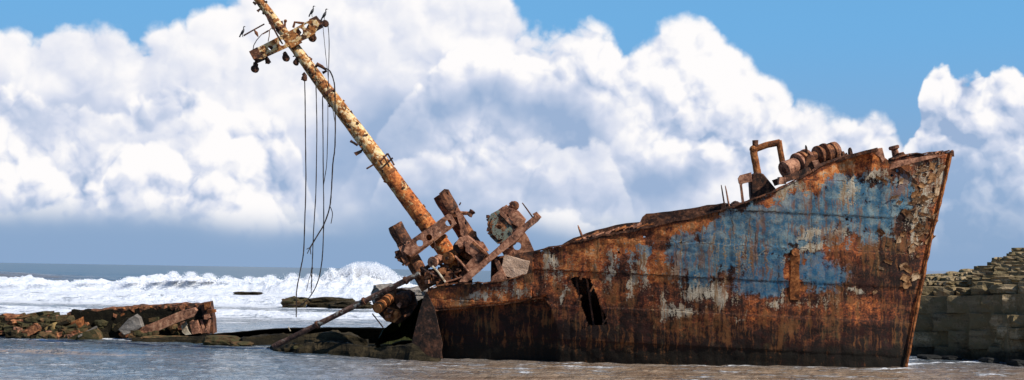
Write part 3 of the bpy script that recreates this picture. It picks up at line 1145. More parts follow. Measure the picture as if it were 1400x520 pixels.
def hull_material():
    m, g = new_mat('painted_rusting_hull')
    uvn = g.n.new('ShaderNodeUVMap')
    uvn.uv_map = 'hull_uv'
    uv = uvn.outputs[0]
    uw = g.v('ADD', uv, g.v('SCALE', g.v('SUBTRACT', g.noise(uv, 2.5, 3, out=1), (0.5, 0.5, 0.5)), s=0.25))
    big = g.noise(uw, 0.9, 6, 0.65)
    med = g.noise(uw, 3.2, 6, 0.68)
    fin = g.noise(uv, 14.0, 5, 0.7)
    grit = g.noise(uv, 45.0, 3, 0.7)
    streak = g.noise(g.sc(uw, (3.6, 0.34, 1)), 1.0, 6, 0.62)        # runs of rust down the plates
    streak2 = g.noise(g.sc(uw, (9.0, 0.6, 1)), 1.0, 4, 0.6)
    st = g.add(g.mul(streak, 0.65), g.mul(streak2, 0.35))
    blotch = g.add(g.mul(med, 0.55), g.mul(fin, 0.45))
    a_blue, a_teal, a_cream = g.attr('blue'), g.attr('teal'), g.attr('cream')
    a_or, a_dk, a_wl = g.attr('orange'), g.attr('dark'), g.attr('weed')
    f = g.add(g.add(g.mul(st, 0.27), g.mul(blotch, 0.63)), g.mul(big, 0.10))
    f = g.add(f, g.mul(g.sub(grit, 0.5), 0.10))
    f = g.add(f, g.mul(g.sub(a_or, 0.38), 0.11))
    f = g.mad(g.sub(f, 0.5), 1.55, 0.515)
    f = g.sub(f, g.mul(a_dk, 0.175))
    rust = g.ramp(f, [(0.33, (0.018, 0.011, 0.009)), (0.41, (0.068, 0.026, 0.015)), (0.48, (0.20, 0.060, 0.026)),
                      (0.54, (0.45, 0.130, 0.036)), (0.60, (0.66, 0.24, 0.065)), (0.69, (0.70, 0.47, 0.27))])
    red = g.ss(g.noise(uw, 1.7, 5, 0.65), 0.50, 0.62)
    rust = g.mix(g.mul(red, 0.6), rust, g.mix(g.ss(f, 0.42, 0.62), (0.045, 0.014, 0.011), (0.36, 0.075, 0.030)))
    ol = g.ss(g.add(g.mul(big, 0.6), g.mul(st, 0.5)), 0.55, 0.66)
    rust = g.mix(g.mul(ol, 0.55), rust, (0.085, 0.075, 0.035))
    # paint, where the masks and the noise agree
    edge = g.add(g.mul(blotch, 0.65), g.mul(st, 0.35))

    def keepmask(a, k=1.7, lo=-0.02, hi=0.03):
        return g.ss(g.add(g.sub(a, 0.55), g.mul(g.sub(edge, 0.5), k)), lo, hi)
    teal_c = g.mix(g.ss(g.add(g.mul(st, .35), g.mul(med, .65)), 0.42, 0.60), (0.035, 0.135, 0.225), (0.20, 0.29, 0.30))
    teal_c = g.mix(g.ss(fin, 0.50, 0.70), teal_c, (0.070, 0.10, 0.085))
    blue_c = g.mix(g.ss(st, 0.44, 0.62), (0.010, 0.105, 0.220), (0.028, 0.180, 0.310))
    blue_c = g.mix(g.ss(fin, 0.52, 0.68), blue_c, (0.03, 0.10, 0.15))
    blue_c = g.mix(g.mul(g.ss(med, 0.40, 0.58), 0.75), blue_c, (0.10, 0.21, 0.26))
    cream_c = g.mix(g.ss(fin, 0.38, 0.62), (0.60, 0.54, 0.42), (0.33, 0.29, 0.215))
    cream_c = g.mix(g.ss(st, 0.5, 0.62), cream_c, (0.30, 0.19, 0.09))
    teal_c = g.mix(g.mul(g.ss(g.add(a_blue, g.mul(g.sub(med, 0.5), 0.5)), 0.12, 0.55), 0.85), teal_c, blue_c)
    c = rust
    kt = keepmask(a_teal, 3.0)
    c = g.mix(g.mul(kt, 0.88), c, teal_c)
    kb = g.mul(keepmask(a_blue, 3.2, -0.05, 0.16), 0.80)
    c = g.mix(kb, c, blue_c)
    edge2 = g.add(g.mul(st, 0.6), g.mul(fin, 0.4))
    kc = g.ss(g.add(g.sub(a_cream, 0.50), g.mul(g.sub(edge2, 0.5), 3.4)), -0.03, 0.10)
    c = g.mix(g.mul(kc, 0.92), c, cream_c)
    # thin rust veils running over the paint
    run = g.ss(g.add(streak2, g.mul(g.sub(big, 0.5), 0.8)), 0.52, 0.62)
    c = g.mix(g.mul(run, 0.62), c, (0.20, 0.075, 0.025))
    # plate laps and butts: thin dark lines with rust bleeding from them
    su, sv_, _ = g.sep(uw)
    lap = g.m('PINGPONG', g.add(sv_, g.mul(su, 0.05)), 0.675)
    lapm = g.ss(lap, 0.035, 0.012)
    butt = g.m('PINGPONG', g.mad(su, 1.0, g.mul(g.m('FLOOR', g.mul(g.add(sv_, 0.05), 0.74)), 0.9)), 1.55)
    butm = g.ss(butt, 0.030, 0.010)
    lm = g.mul(g.m('MAXIMUM', lapm, butm), g.ss(med, 0.40, 0.55))
    c = g.mix(g.mul(lm, 0.75), c, (0.030, 0.014, 0.010))
    # pits and scabs
    scab = g.ss(g.voro(uw, 7.0, 2, 0.6), 0.16, 0.08)
    scab = g.mul(scab, g.ss(med, 0.5, 0.6))
    c = g.mix(g.mul(scab, 0.8), c, (0.035, 0.016, 0.010))
    # weed and tar near the water, plus painted shade under the stern strake
    kw = g.ss(g.add(a_wl, g.mul(g.sub(blotch, 0.5), 3.6)), 0.40, 0.80)
    c = g.mix(g.mul(kw, 0.93), c, g.mix(g.ss(grit, 0.55, 0.68), (0.009, 0.008, 0.006), (0.050, 0.036, 0.020)))
    hgt = g.add(g.add(g.mul(kt, 0.25), g.mul(kc, 0.3)), g.add(g.mul(kb, 0.35), g.mul(fin, 0.6)))
    hgt = g.sub(g.add(hgt, g.mul(grit, 0.3)), g.mul(scab, 0.5))
    ro = g.m('SUBTRACT', 0.88, g.mul(g.m('MAXIMUM', kb, kt), 0.27))
    g.principled(c, ro, g.bump(hgt, 0.9, 0.04), spec=0.2)
    return m


M_HULL = hull_material()
weed = sstep(HPY, 458, 488) * 0.85 + 0.22 * inset + 0.15 * sstep(HPX, 900, 600) * sstep(HPY, 430, 470)  # weed by the water; the inset term adds painted shade under the strake
ship = empty('wrecked_ship', (SHIP.x, SHIP.y, 0),
             'rusting wrecked ship hull with peeling blue and cream paint, bow raised to the right', 'shipwreck')
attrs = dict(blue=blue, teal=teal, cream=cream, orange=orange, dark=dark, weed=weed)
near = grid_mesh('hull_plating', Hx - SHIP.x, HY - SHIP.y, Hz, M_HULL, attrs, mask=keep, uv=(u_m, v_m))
near.parent = ship
# the other side: mirrored in the keel plane
K1 = np.array(P(1262, 502, YST))[:2]
K0 = np.array(P(585, 490, YLEFT))[:2]
kd = (K1 - K0) / np.linalg.norm(K1 - K0)


def mirror(x, y):
    rx, ry = x - K1[0], y - K1[1]
    a = rx * kd[0] + ry * kd[1]
    return K1[0] + 2 * a * kd[0] - rx, K1[1] + 2 * a * kd[1] - ry


fx, fy = mirror(Hx, HY)
st_ = 3
far = grid_mesh('hull_plating', (fx - SHIP.x)[::st_, ::st_], (fy - SHIP.y)[::st_, ::st_], Hz[::st_, ::st_], M_HULL,
                {k: a[::st_, ::st_] for k, a in attrs.items()}, uv=(u_m[::st_, ::st_] + 40, v_m[::st_, ::st_]), flip=True)
far.parent = ship


def hull_pt(px, t, side=0):
    """point on the near (0) or far (1) side, at height fraction t"""
    row = int(round((t + 0.045) / 1.045 * (NT - 1)))
    row = max(0, min(NT - 1, row))
    c = int(np.argmin(np.abs(HPX[row] - px)))
    x, y, z = Hx[row, c], HY[row, c], Hz[row, c]
    if side:
        x, y = mirror(x, y)
    return Vector((x, y, z))


# gunwale rail: a heavy flat bar that follows the ragged top edge
def rail(x0, x1, side, w=0.14, h=0.07, step=9, lift=0.02):
    b = MB()
    xs = np.arange(x0, x1 + 1, step)
    pts = [hull_pt(x, 1.0, side) + Vector((0, 0, lift)) for x in xs]
    for i in range(len(pts) - 1):
        b.bar(pts[i] - (pts[i + 1] - pts[i]) * 0.04, pts[i + 1], h * random.uniform(.7, 1.2), w * random.uniform(.8, 1.15), 1, 0.12)
    return b


rail(733, 1200, 0).build('gunwale_rail', M_RUSTD, ship)
rail(590, 722, 0, h=0.05).build('gunwale_rail', M_RUST, ship)
rail(740, 1200, 1, step=20).build('gunwale_rail', M_RUSTD, ship)
rail(1216, 1296, 0, h=0.05).build('gunwale_rail', M_RUSTD, ship)

# stem bar
b = MB()
pts = []
for (x, y) in STEM[:-1]:
    c = P(x - 1, y, YST - (x - 1240) * 0.0055 - 0.03)
    pts.append(c)
dense = []
for i in range(len(pts) - 1):
    for k in range(5):
        dense.append(pts[i].lerp(pts[i + 1], k / 5))
dense.append(pts[-1] + Vector((-0.05, 0, -0.3)))
b.tube(dense, [0.065 * random.uniform(0.75, 1.2) for _ in dense], 7, 0.15)
b.build('stem_bar', M_RUSTO, ship)
b = MB()
b.tube([P(1301, 214, 57.0), P(1301.5, 207, 57.0), P(1301, 205.5, 57.0)], [0.10, 0.08, 0.05], 6, 0.2)
b.build('stem_head', M_RUSTD, ship)

# decks between the two sides
def deck_strip(xs, t, drop, name, mat, wav=0.05):
    b = MB()
    cols = []
    for x in xs:
        a, c = hull_pt(x, t, 0), hull_pt(x, t, 1)
        row = []
        for k in range(7):
            q = a.lerp(c, 0.015 + 0.97 * k / 6)
            q.z += -drop + wav * (mnoise.noise(q * 1.4)) + 0.08 * math.sin(math.pi * k / 6)
            row.append(q)
        cols.append(row)
    vs = [p for r in cols for p in r]
    fs = []
    for i in range(len(cols) - 1):
        for k in range(6):
            a = i * 7 + k
            fs.append([a, a + 7, a + 8, a + 1])
    b.addm(vs, fs)
    return b.build(name, mat, ship)


deck_strip(list(range(735, 1195, 16)), 0.93, 0.25, 'deck', M_RUSTD)
deck_strip(list(range(1196, 1296, 9)) , 0.985, 0.10, 'foredeck', M_RUST)
deck_strip(list(range(592, 732, 12)), 0.90, 0.15, 'lower_deck', M_RUST)
# bulkhead closing the broken end, and one inside by the shell door
for x, nm in ((590, 'bulkhead'), (870, 'bulkhead')):
    b = MB()
    vs = []
    ts = np.linspace(-0.04, 0.88 if x < 700 else 0.92, 10)
    for t in ts:
        a, c = hull_pt(x, t, 0), hull_pt(x, t, 1)
        for k in range(7):
            q = a.lerp(c, 0.01 + 0.98 * k / 6)
            vs.append(q + Vector((mnoise.noise(q * 2) * 0.08, 0, 0)))
    fs = [[i * 7 + k, i * 7 + k + 1, i * 7 + k + 8, i * 7 + k + 7] for i in range(9) for k in range(6)]
    b.addm(vs, fs)
    b.build(nm, M_RUSTD, ship)

# strake along the knuckle of the stern
b = MB()
pts = []
for x in np.arange(592, 757, 8):
    y = np.interp(x, [585, 596, 687, 746, 763], [424, 422.5, 413.5, 403.5, 430])
    t = (np.interp(x, [560, 600, 900], [490, 491, 498.5]) - y) / (np.interp(x, [560, 600, 900], [490, 491, 498.5]) - np.interp(x, rim_x, rim_y))
    pts.append(hull_pt(x, t - 0.02) + Vector((0, -0.07, 0)))
for i in range(len(pts) - 1):
    b.bar(pts[i], pts[i + 1], 0.06 * random.uniform(.8, 1.3), 0.12, 1, 0.1)
b.build('rubbing_strake', M_RUST, ship)
# hatch coaming / broken bulwark plate standing above the rail
def standing(px_pts_top, px_pts_bot, Y, thick, name, mat, jit=0.03, parent=ship):
    b = MB()
    n = len(px_pts_top)
    vs = []
    for (xt, yt), (xb, yb) in zip(px_pts_top, px_pts_bot):
        yy = Y(xt) if callable(Y) else Y
        t, q = P(xt, yt, yy), P(xb, yb, yy)
        for k in range(5):
            p = t.lerp(q, k / 4)
            p += mnoise.noise_vector(p * 2.3) * jit
            vs.append(p)
            vs.append(p + Vector((0.02, thick, 0)))
    fs = []
    for i in range(n - 1):
        for k in range(4):
            a = i * 10 + k * 2
            fs.append([a, a + 2, a + 12, a + 10])
            fs.append([a + 1, a + 11, a + 13, a + 3])
        a = i * 10
        fs.append([a, a + 10, a + 11, a + 1])
        a = i * 10 + 8
        fs.append([a, a + 1, a + 11, a + 10])
    fs.append([0, 1, 3, 5, 7, 9, 8, 6, 4, 2])
    e = (n - 1) * 10
    fs.append([e, e + 2, e + 4, e + 6, e + 8, e + 9, e + 7, e + 5, e + 3, e + 1])
    b.addm(vs, fs)
    return b.build(name, mat, parent)


def rimy(x):
    return float(np.interp(x, rim_x, rim_y))


xs = [875, 878, 884, 893, 905, 917, 930, 943, 955, 967, 979, 990, 1000]
tops = [(x, y) for x, y in zip(xs, [303, 297, 292.5, 291.5, 290, 288.5, 286.5, 284.8, 283, 280.5, 279, 277, 279])]
standing(tops, [(x + 1, rimy(x) + 6) for x in xs], lambda x: keel_Y(x) - 1.3, 0.10, 'hatch_coaming', M_RUSTD)
xs = [770, 776, 784, 792, 802, 814, 828, 842, 856, 870, 880]
tops = [(x, y) for x, y in zip(xs, [333, 330, 325.5, 323, 319, 315, 311.5, 308, 305.5, 303.5, 303])]
standing(tops, [(x, rimy(x) + 5) for x in xs], lambda x: keel_Y(x) - 0.9, 0.09, 'broken_bulwark', M_RUSTD)
# torn plates lying on the deck edge in front of it
for k in range(16):
    x = 784 + k * 6.1
    t0 = rimy(x) - random.uniform(2, 5.5)
    L = random.uniform(9, 20)
    a = P(x, t0 + 1, keel_Y(x) - 2.4 + random.uniform(-.3, .3))
    c = P(x + L, t0 - L * 0.24 + random.uniform(-3, 0.5), keel_Y(x) - 2.2)
    MB().bar(a, c, random.uniform(0.05, 0.13), 0.2, 3, 0.25).build('torn_plate', random.choice([M_RUSTP, M_RUSTO, M_RUST, M_RUSTP]), ship)
# upright stubs along the rail
for (x0, y0, x1, y1, r, mt) in ((790, 308, 798, 327, 0.045, M_RUSTP), (986, 253, 992, 287, 0.035, M_RUSTD), (991.5, 254, 998, 286, 0.035, M_RUSTP),
                                (1152, 207, 1154, 218, 0.10, M_RUSTD), (1157, 209, 1158, 217, 0.06, M_RUSTD), (1162, 202, 1163, 216, 0.10, M_RUSTD),
                                (1101.5, 198.6, 1105, 214, 0.05, M_RUSTD)):
    Y = keel_Y(x0) - 1.9
    p0, p1 = P(x0, y0, Y), P(x1, y1 + 3, Y)
    MB().tube([p0, p0.lerp(p1, 0.15), p0.lerp(p1, 0.5), p1], [r * 0.4, r * 0.8, r, r * 1.1], 7, 0.15).build('stanchion_stub', mt, ship)
# inner frames that show along the raised forecastle, and the rusted top plate with its boxed end
b = MB()
xs2 = [1128, 1140, 1155, 1170, 1185, 1200]
pts = [P(x, rimy(x) - 1.5, keel_Y(x) - 2.6) for x in xs2]
for i in range(len(pts) - 1):
    b.bar(pts[i], pts[i + 1], 0.12, 0.35, 2, 0.12)
b.build('forecastle_plate', M_RUSTD, ship)
b = MB()
b.plate([(1190, 205), (1205, 202.5), (1209, 218), (1205, 222), (1203, 216), (1198, 212)], keel_Y(1200) - 2.35, 0.25)
b.build('boxed_plate_end', M_RUSTP, ship)
# plates of the breakwater on the foredeck
for (pl, dY, mt) in (([(1207, 229), (1225, 221), (1262, 214.5), (1292, 211.5), (1270, 218), (1236, 226), (1216, 232)], -1.55, M_RUSTP),
                     ([(1222, 222), (1240, 215), (1276, 209.5), (1284, 212), (1240, 221)], -1.0, M_RUSTD),
                     ([(1243, 215), (1252, 209.5), (1262, 210.5), (1266, 215)], -0.7, M_RUSTD)):
    MB().plate(pl, keel_Y(1240) + dY, 0.06).crinkle(0.03, 3).build('foredeck_plate', mt, ship)
for k in range(14):
    x = 1225 + k * 5.2
    p = P(x, rimy(x) - random.uniform(1, 3.5), keel_Y(x) - 0.6)
    MB().bar(p, p + Vector((random.uniform(.12, .3), random.uniform(-.1, .1), random.uniform(-.05, .1))), 0.06, 0.12, 1, 0.3).build(
        'torn_plate', random.choice([M_RUSTD, M_RUST, M_RUSTP]), ship)

# curled flakes of paint and scale on the bow
def flake(px, t, w, h, curl, seed, mat, off=0.03):
    rnd = random.Random(seed)
    c0 = hull_pt(px, t)
    ex = (hull_pt(px + 6, t) - hull_pt(px - 6, t)).normalized()
    ez = (hull_pt(px, min(1, t + 0.03)) - hull_pt(px, t - 0.03)).normalized()
    nrm = ex.cross(ez).normalized()
    if nrm.y > 0:
        nrm = -nrm
    a = rnd.uniform(-0.7, 0.7)
    e1 = ex * math.cos(a) + ez * math.sin(a)
    e2 = -ex * math.sin(a) + ez * math.cos(a)
    n = 5
    vs, fs = [], []
    for i in range(n):
        for j in range(4):
            u, v = i / (n - 1) - 0.5, j / 3 - 0.5
            lift = curl * (0.5 + v) ** 2 * (0.6 + 0.8 * abs(mnoise.noise(Vector((u * 3, seed, 0)))))
            vs.append(c0 + e1 * (u * w * rnd.uniform(.8, 1.15)) + e2 * (v * h * rnd.uniform(.75, 1.2)) + nrm * (off + lift))
    m = len(vs)
    vs += [p - nrm * 0.012 for p in vs]
    for i in range(n - 1):
        for j in range(3):
            q = i * 4 + j
            fs.append([q, q + 4, q + 5, q + 1])
            fs.append([m + q, m + q + 1, m + q + 5, m + q + 4])
    return MB().addm(vs, fs)


M_WETRUST = rust_mat('dark_wet_rust', dark=(0.010, 0.008, 0.007), mid=(0.040, 0.022, 0.015), light=(0.13, 0.055, 0.030))
M_FLAKE = rust_mat('curled_paint', dark=(0.14, 0.07, 0.035), mid=(0.34, 0.20, 0.10), light=(0.56, 0.42, 0.27), bias=0.0)
M_FLAKEO = rust_mat('curled_scale', dark=(0.10, 0.045, 0.02), mid=(0.30, 0.14, 0.055), light=(0.48, 0.27, 0.12))
rf = random.Random(3)
for k in range(46):
    y = rf.uniform(225, 400) if rf.random() < 0.8 else rf.uniform(225, 300)
    sx = np.interp(y, st_y, st_x)
    x = sx - abs(rf.gauss(0, 1)) * 26 - 5
    if x < 1150:
        continue
    t = (501 - y) / (501 - rimy(x))
    if t > 0.96:
        continue
    flake(x, t, rf.uniform(.12, .42), rf.uniform(.08, .30), rf.uniform(0.03, 0.13), k, rf.choice([M_FLAKE, M_FLAKEO, M_FLAKEO])
          ).build('paint_flake', rf.choice([M_FLAKE, M_FLAKEO, M_FLAKEO]), ship)
# the long torn edge that runs down the bow, and two broad lifted sheets under the rail
for k, (x, y, w, h) in enumerate(((1236, 296, .35, .2), (1243, 300, .3, .22), (1250, 305, .3, .25), (1256, 313, .3, .25), (1264, 320, .3, .2),
                                  (1252, 279, .45, .22), (1262, 276, .3, .2), (1222, 276, .35, .15), (1228, 283, .2, .18), (1204, 245, .6, .12),
                                  (1214, 250, .3, .1), (1262, 236, .5, .2), (1272, 232, .3, .3), (1284, 238, .22, .5), (1280, 262, .25, .45),
                                  (1270, 330, .2, .5), (1276, 300, .22, .4))):
    t = (501 - y) / (501 - rimy(x))
    flake(x, min(t, .97), w, h, 0.12, 200 + k, None, 0.05).build('paint_flake', M_FLAKE if k % 3 else M_FLAKEO, ship)
MB().bar(P(779, 380, 57.35), P(803, 445, 57.1), 0.09, 0.12, 10, 0.15).build('door_frame', M_RUSTP, ship)
# discharge pipe stubs and doubler plates on the side
for (x, y, w, h) in ((1087, 348, 0.30, 0.34),):
    t = (497 - y) / (497 - rimy(x))
    c = hull_pt(x, t)
    MB().cyl(c + Vector((0, 0.02, 0)), c + Vector((0, -0.12, 0)), 0.16, 0.15, 12, 1, 0.06).build('scupper_boss', M_RUSTO, ship)
    MB().bar(c + Vector((0, -0.02, -0.1)), hull_pt(x - 1, 0.36) + Vector((0, -0.03, 0)), 0.34, 0.07, 8, 0.10).build('rust_welt', M_RUSTO, ship)

# inner bulwark plate that shows behind the gap in the stern rail
xs = [671, 676, 684, 695, 706, 716, 728, 738]
standing([(x, y) for x, y in zip(xs, [352.5, 351.3, 350.4, 348.6, 347, 345.5, 343.6, 342])], [(x, rimy(x) + 4 if x < 727 else 380) for x in xs], 58.35, 0.07, 'inner_bulwark', M_RUSTD)
# torn lips round the shell opening
rq = random.Random(9)
for (x, y) in ((782, 380), (797, 379), (811, 396), (828, 440), (804, 443), (791, 409)):
    t_ = (496 - y) / (496 - rimy(x))
    c = hull_pt(x + rq.uniform(-1, 1), t_)
    a_ = rq.uniform(-.8, .8)
    MB().bar(c + Vector((-.09, .03, -.1)), c + Vector((rq.uniform(-.05, .12), -.05, rq.uniform(.05, .16))), rq.uniform(.05, .10), 0.025, 2, 0.3).build('torn_lip', rq.choice([M_RUST, M_RUSTD, M_RUSTD]), ship)
for x in (792, 806, 820):
    a_, c_ = hull_pt(x - 6, 0.80) + Vector((0, 0.35, 0)), hull_pt(x + 6, 0.30) + Vector((0, 0.35, 0))
    MB().bar(a_, c_, 0.07, 0.18, 6, 0.15).build('frame_rib', M_RUSTD, ship)
# torn plating at the broken end, turned away from the hull, going down into the water
MB().plate([(585, 394), (582, 404), (578, 425), (570, 450), (563, 470), (561, 492), (606, 497), (600, 450), (598, 425)],
           57.9, 0.06, tilt=Matrix.Rotation(R(14), 3, 'Y')).crinkle(0.06, 1.2, 4).build('torn_shell_plate', M_WETRUST, ship)
MB().plate([(583, 398), (594, 420), (606, 470), (602, 496), (556, 493), (562, 470), (572, 432), (578, 408)], 57.55, 0.05,
           tilt=Matrix.Rotation(R(-10), 3, 'Y')).crinkle(0.05, 1.5, 8).build('torn_shell_plate', M_WETRUST, ship)

# ------------------------------------------------------------------ mast leaning out of the broken stern
YM = 58.6
M_MAST = rust_mat('mast_pale_paint_and_rust', dark=(0.045, 0.022, 0.012), mid=(0.34, 0.115, 0.03), light=(0.64, 0.28, 0.08), paint=(0.82, 0.62, 0.36),
                  amt=0.012, pscale=2.9, paint2=(0.70, 0.42, 0.15))
M_MASTO = rust_mat('mast_orange_rust', dark=(0.07, 0.025, 0.012), mid=(0.46, 0.12, 0.028), light=(0.74, 0.28, 0.07), paint=(0.66, 0.44, 0.20), amt=-0.05,
                   pscale=2.4)


def mY(py):
    """the mast leans a little away from the shore as it rises"""
    return YM + (380 - py) * 0.0030


MAST_C = [(330, -32), (354, 0), (392, 50), (404, 66), (440, 115), (489, 180), (540, 248), (582, 305), (603, 334), (622, 362), (632, 378)]
MAST_W = [11, 12, 13.5, 14.5, 17.5, 20.5, 22.5, 24, 24, 24, 24]


def mast_pt(py, dx=0.0, dyv=0.0, dY=0.0):
    x = float(np.interp(py, [c[1] for c in MAST_C], [c[0] for c in MAST_C]))
    return P(x + dx, py + dyv, mY(py) + dY)


def mast_r(py):
    return float(np.interp(py, [c[1] for c in MAST_C], MAST_W)) / 2 * mY(py) / F


b0 = P(632, 378, YM)
mast = empty('leaning_mast', (b0.x, b0.y, 0), 'tall rusting cream mast leaning left out of the broken stern, holed crosstree near its top', 'mast')


def mast_section(y0, y1, n, name, mat):
    b = MB()
    ys_ = np.linspace(y0, y1, n)
    pts = [mast_pt(y) for y in ys_]
    rad = [mast_r(y) * (1 + 0.03 * mnoise.noise(Vector((y * 0.11, 1, 2)))) for y in ys_]
    b.tube(pts, rad, 20, 0.012)
    b.crinkle(0.012, 4.0)
    return b.build(name, mat, mast, smooth=True)


tube_hi = mast_section(-32, 238, 60, 'upper_tube', M_MAST)
tube_lo = mast_section(236, 378, 34, 'lower_tube', M_MASTO)
for py, k in ((238, 1.06), (128, 1.05), (40, 1.08), (300, 1.05), (330, 1.12)):
    a, c = mast_pt(py - 2.0), mast_pt(py + 2.0)
    MB().cyl(a, c, mast_r(py) * k, None, 20, 1, 0.02).build('welded_collar', M_RUSTO if py > 200 else M_RUST, tube_hi if py < 238 else tube_lo)
# scabs and lugs standing off the mast
rl = random.Random(11)
for k in range(30):
    py = rl.uniform(6, 300)
    r = mast_r(py)
    an = rl.uniform(0, 6.28)
    c = mast_pt(py)
    ax = (mast_pt(py + 5) - mast_pt(py - 5)).normalized()
    s = ax.cross(Vector((0, 1, 0))).normalized()
    q = s.cross(ax).normalized()
    d = s * math.cos(an) - q * abs(math.sin(an))
    MB().box(c + d * r * 1.0, (rl.uniform(.06, .16), rl.uniform(.06, .12), rl.uniform(.04, .09)), Matrix.Rotation(rl.uniform(0, 3), 3, 'Y'), 0.2).build(
        'rust_scab', rl.choice([M_RUSTD, M_RUST, M_RUSTO]), mast)
# steps and brackets on the mast
for pl in ([(484, 209), (492, 206), (497, 203), (494, 209), (487, 213)], [(506, 229), (511, 226)], ):
    if len(pl) > 2:
        MB().plate(pl, mY(205) - 0.1, 0.10).build('step_bracket', M_RUSTD, mast)
MB().tube([P(501, 231, 58.9), P(511, 225, 58.9)], 0.035, 6).build('step_bracket', M_RUSTD, mast)
MB().tube([P(483, 195, 58.9), P(489, 199, 58.9)], 0.05, 6).build('step_bracket', M_RUSTD, mast)
b = MB()
for (x0, y0, x1, y1) in ((519, 222, 530, 210), (530, 210, 539, 226), (521, 231, 537, 216), (524, 213, 532, 228), (518, 219, 523, 226)):
    b.tube([P(x0, y0, 58.45), P(x1, y1, 58.45)], 0.035, 6, 0.1)
b.build('lamp_cage', M_RUSTD, mast)
for (x0, y0, x1, y1) in ((352, 16, 356, 12), (350, 6, 346, 3), (479, 193, 486, 197), (497, 186, 503, 184), (441, 100, 447, 97)):
    MB().tube([P(x0, y0, 58.9), P(x1, y1, 58.9)], [0.06, 0.035], 6, 0.1).build('mast_lug', M_RUSTD, mast)
MB().bar(P(365, 20, 58.9), P(374, 39, 58.9), 0.12, 0.2, 5, 0.2).build('side_rail', M_RUSTD, mast)
MB().bar(P(374, 39, 58.9), P(386, 60, 58.9), 0.06, 0.2, 5, 0.2).build('side_rail', M_RUSTD, mast)

# crosstree: two channel beams with lightening holes either side of the mast
YX = mY(55)
xt_front = [(346.5, 71), (352, 66), (425, 27.5), (433, 27), (437, 33), (431, 46), (420, 52.5), (358, 81), (349, 80)]
xt_holes = [(358, 73, 3.0), (370, 65.5, 3.6), (386, 58.5, 4.6), (410, 43.5, 5.2), (419.5, 35.2, 3.6), (378, 70, 1.2), (399, 50, 1.3)]
xb = MB().plate(xt_front, YX - 0.42, 0.05, xt_holes).crinkle(0.015, 3).build('crosstree_beam', M_MAST, mast)
MB().plate(xt_front, YX + 0.42, 0.05, xt_holes[:5]).crinkle(0.015, 3).build('crosstree_beam', M_RUST, mast)
for (a_, c_) in (((347, 71), (427, 27)), ((351, 81), (431, 47))):
    for dY in (-0.36, 0.36):
        MB().bar(P(a_[0], a_[1], YX + dY), P(c_[0], c_[1], YX + dY), 0.04, 0.16, 10, 0.15).build('beam_flange', M_RUST, xb)
for t in (0.08, 0.30, 0.72, 0.95):
    x = 349 + t * 80
    y = 76 - t * 42
    MB().box(P(x, y, YX), (0.10, 0.8, 0.30), Matrix.Rotation(R(28), 3, 'Y'), 0.06).build('beam_spacer', M_RUSTD, mast)
b = MB().box(P(352, 75.5, YX), (0.38, 0.95, 0.40), Matrix.Rotation(R(-28), 3, 'Y'), 0.05)
b.build('end_box', M_RUSTD, mast)
b = MB().box(P(432, 32, YX), (0.36, 0.95, 0.40), Matrix.Rotation(R(-28), 3, 'Y'), 0.08)
b.build('end_box', M_RUSTD, mast)
MB().box(P(402, 56, YX - 0.40), (0.5, 0.16, 0.42), Matrix.Rotation(R(-28), 3, 'Y'), 0.05).build('clamp_plate', M_MAST, xb)
# outrigger rod with the left bird, braces, stays
MB().tube([P(333, 49, YX - .1), P(347, 41, YX - .1), P(361.5, 33, YX - .05)], [0.035, 0.03, 0.03], 6).build('outrigger_rod', M_RUSTD, mast)
MB().tube([P(347.5, 41, YX - .1), P(350.5, 45.5, YX - .1), P(353, 50.5, YX - .1)], [0.02, 0.07, 0.02], 6).build('rod_fitting', M_RUSTD, mast)
for pl in ([(346, 68), (347, 62), (351, 55), (358, 47), (367, 41.5)], [(359, 47), (366, 43.5), (372, 38)], [(366.5, 57), (368, 50), (368.5, 42)]):
    MB().tube([P(x, y, YX - .2) for x, y in pl], 0.018, 5).build('wire_stay', M_RUSTD, mast)
MB().tube([P(401, 38, YX), P(403, 30.5, YX), P(409, 31.5, YX), P(416, 32, YX)], 0.05, 6, 0.1).build('handrail', M_RUST, mast)
MB().tube([P(389, 40, YX), P(390, 28.5, YX)], [0.06, 0.035], 6, 0.2).ball(P(390.2, 29, YX), 0.07).build('mast_lug', M_RUST, mast)
MB().tube([P(434, 29, YX), P(440, 30.5, YX), P(445, 32, YX)], [0.10, 0.06, 0.06], 7, 0.1).build('outreach_arm', M_RUSTD, mast)
MB().tube([P(431, 92, 58.8), P(434, 88.5, 58.8), P(440, 91.5, 58.8), P(446, 96, 58.8)], [0.05, 0.09, 0.07, 0.04], 7, 0.1).build('fairlead_arm', M_RUSTD, mast)
MB().tube([P(418, 101, 59), P(414, 104, 59)], [0.10, 0.07], 7, 0.1).build('outreach_arm', M_RUSTD, mast)

# pulley blocks that hang from it
def hanging_block(x, y, r, hang, label, Y=None):
    Y = Y or YX
    t = empty('pulley_block', P(x, y + r, Y), label, 'pulley block', 'pulley blocks hanging from the crosstree')
    k = Y / F
    c = P(x, y, Y)
    top = P(hang[0], hang[1], Y)
    MB().lathe(c + Vector((0, -0.16, 0)), c + Vector((0, 0.16, 0)), [(0, r * k * .55), (0.04, r * k * .95), (0.35, r * k), (0.42, r * k * .8), (0.58, r * k * .8), (0.65, r * k),
                                                                     (0.96, r * k * .95), (1, r * k * .55)], 14, 0.04).build('sheave', M_RUSTD, t)
    MB().tube([top, top.lerp(c, 0.5), c + (c - top).normalized() * r * k * 0.7], [0.05, 0.10, 0.12], 7, 0.15).build('shackle', M_RUSTD, t)
    for s in (-1, 1):
        MB().bar(top.lerp(c, 0.3) + Vector((0, s * 0.18, 0)), c + Vector((0, s * 0.18, -r * k * 0.5)), r * k * 0.9, 0.03, 2, 0.1).build('cheek_plate', M_RUSTD, t)
    return t


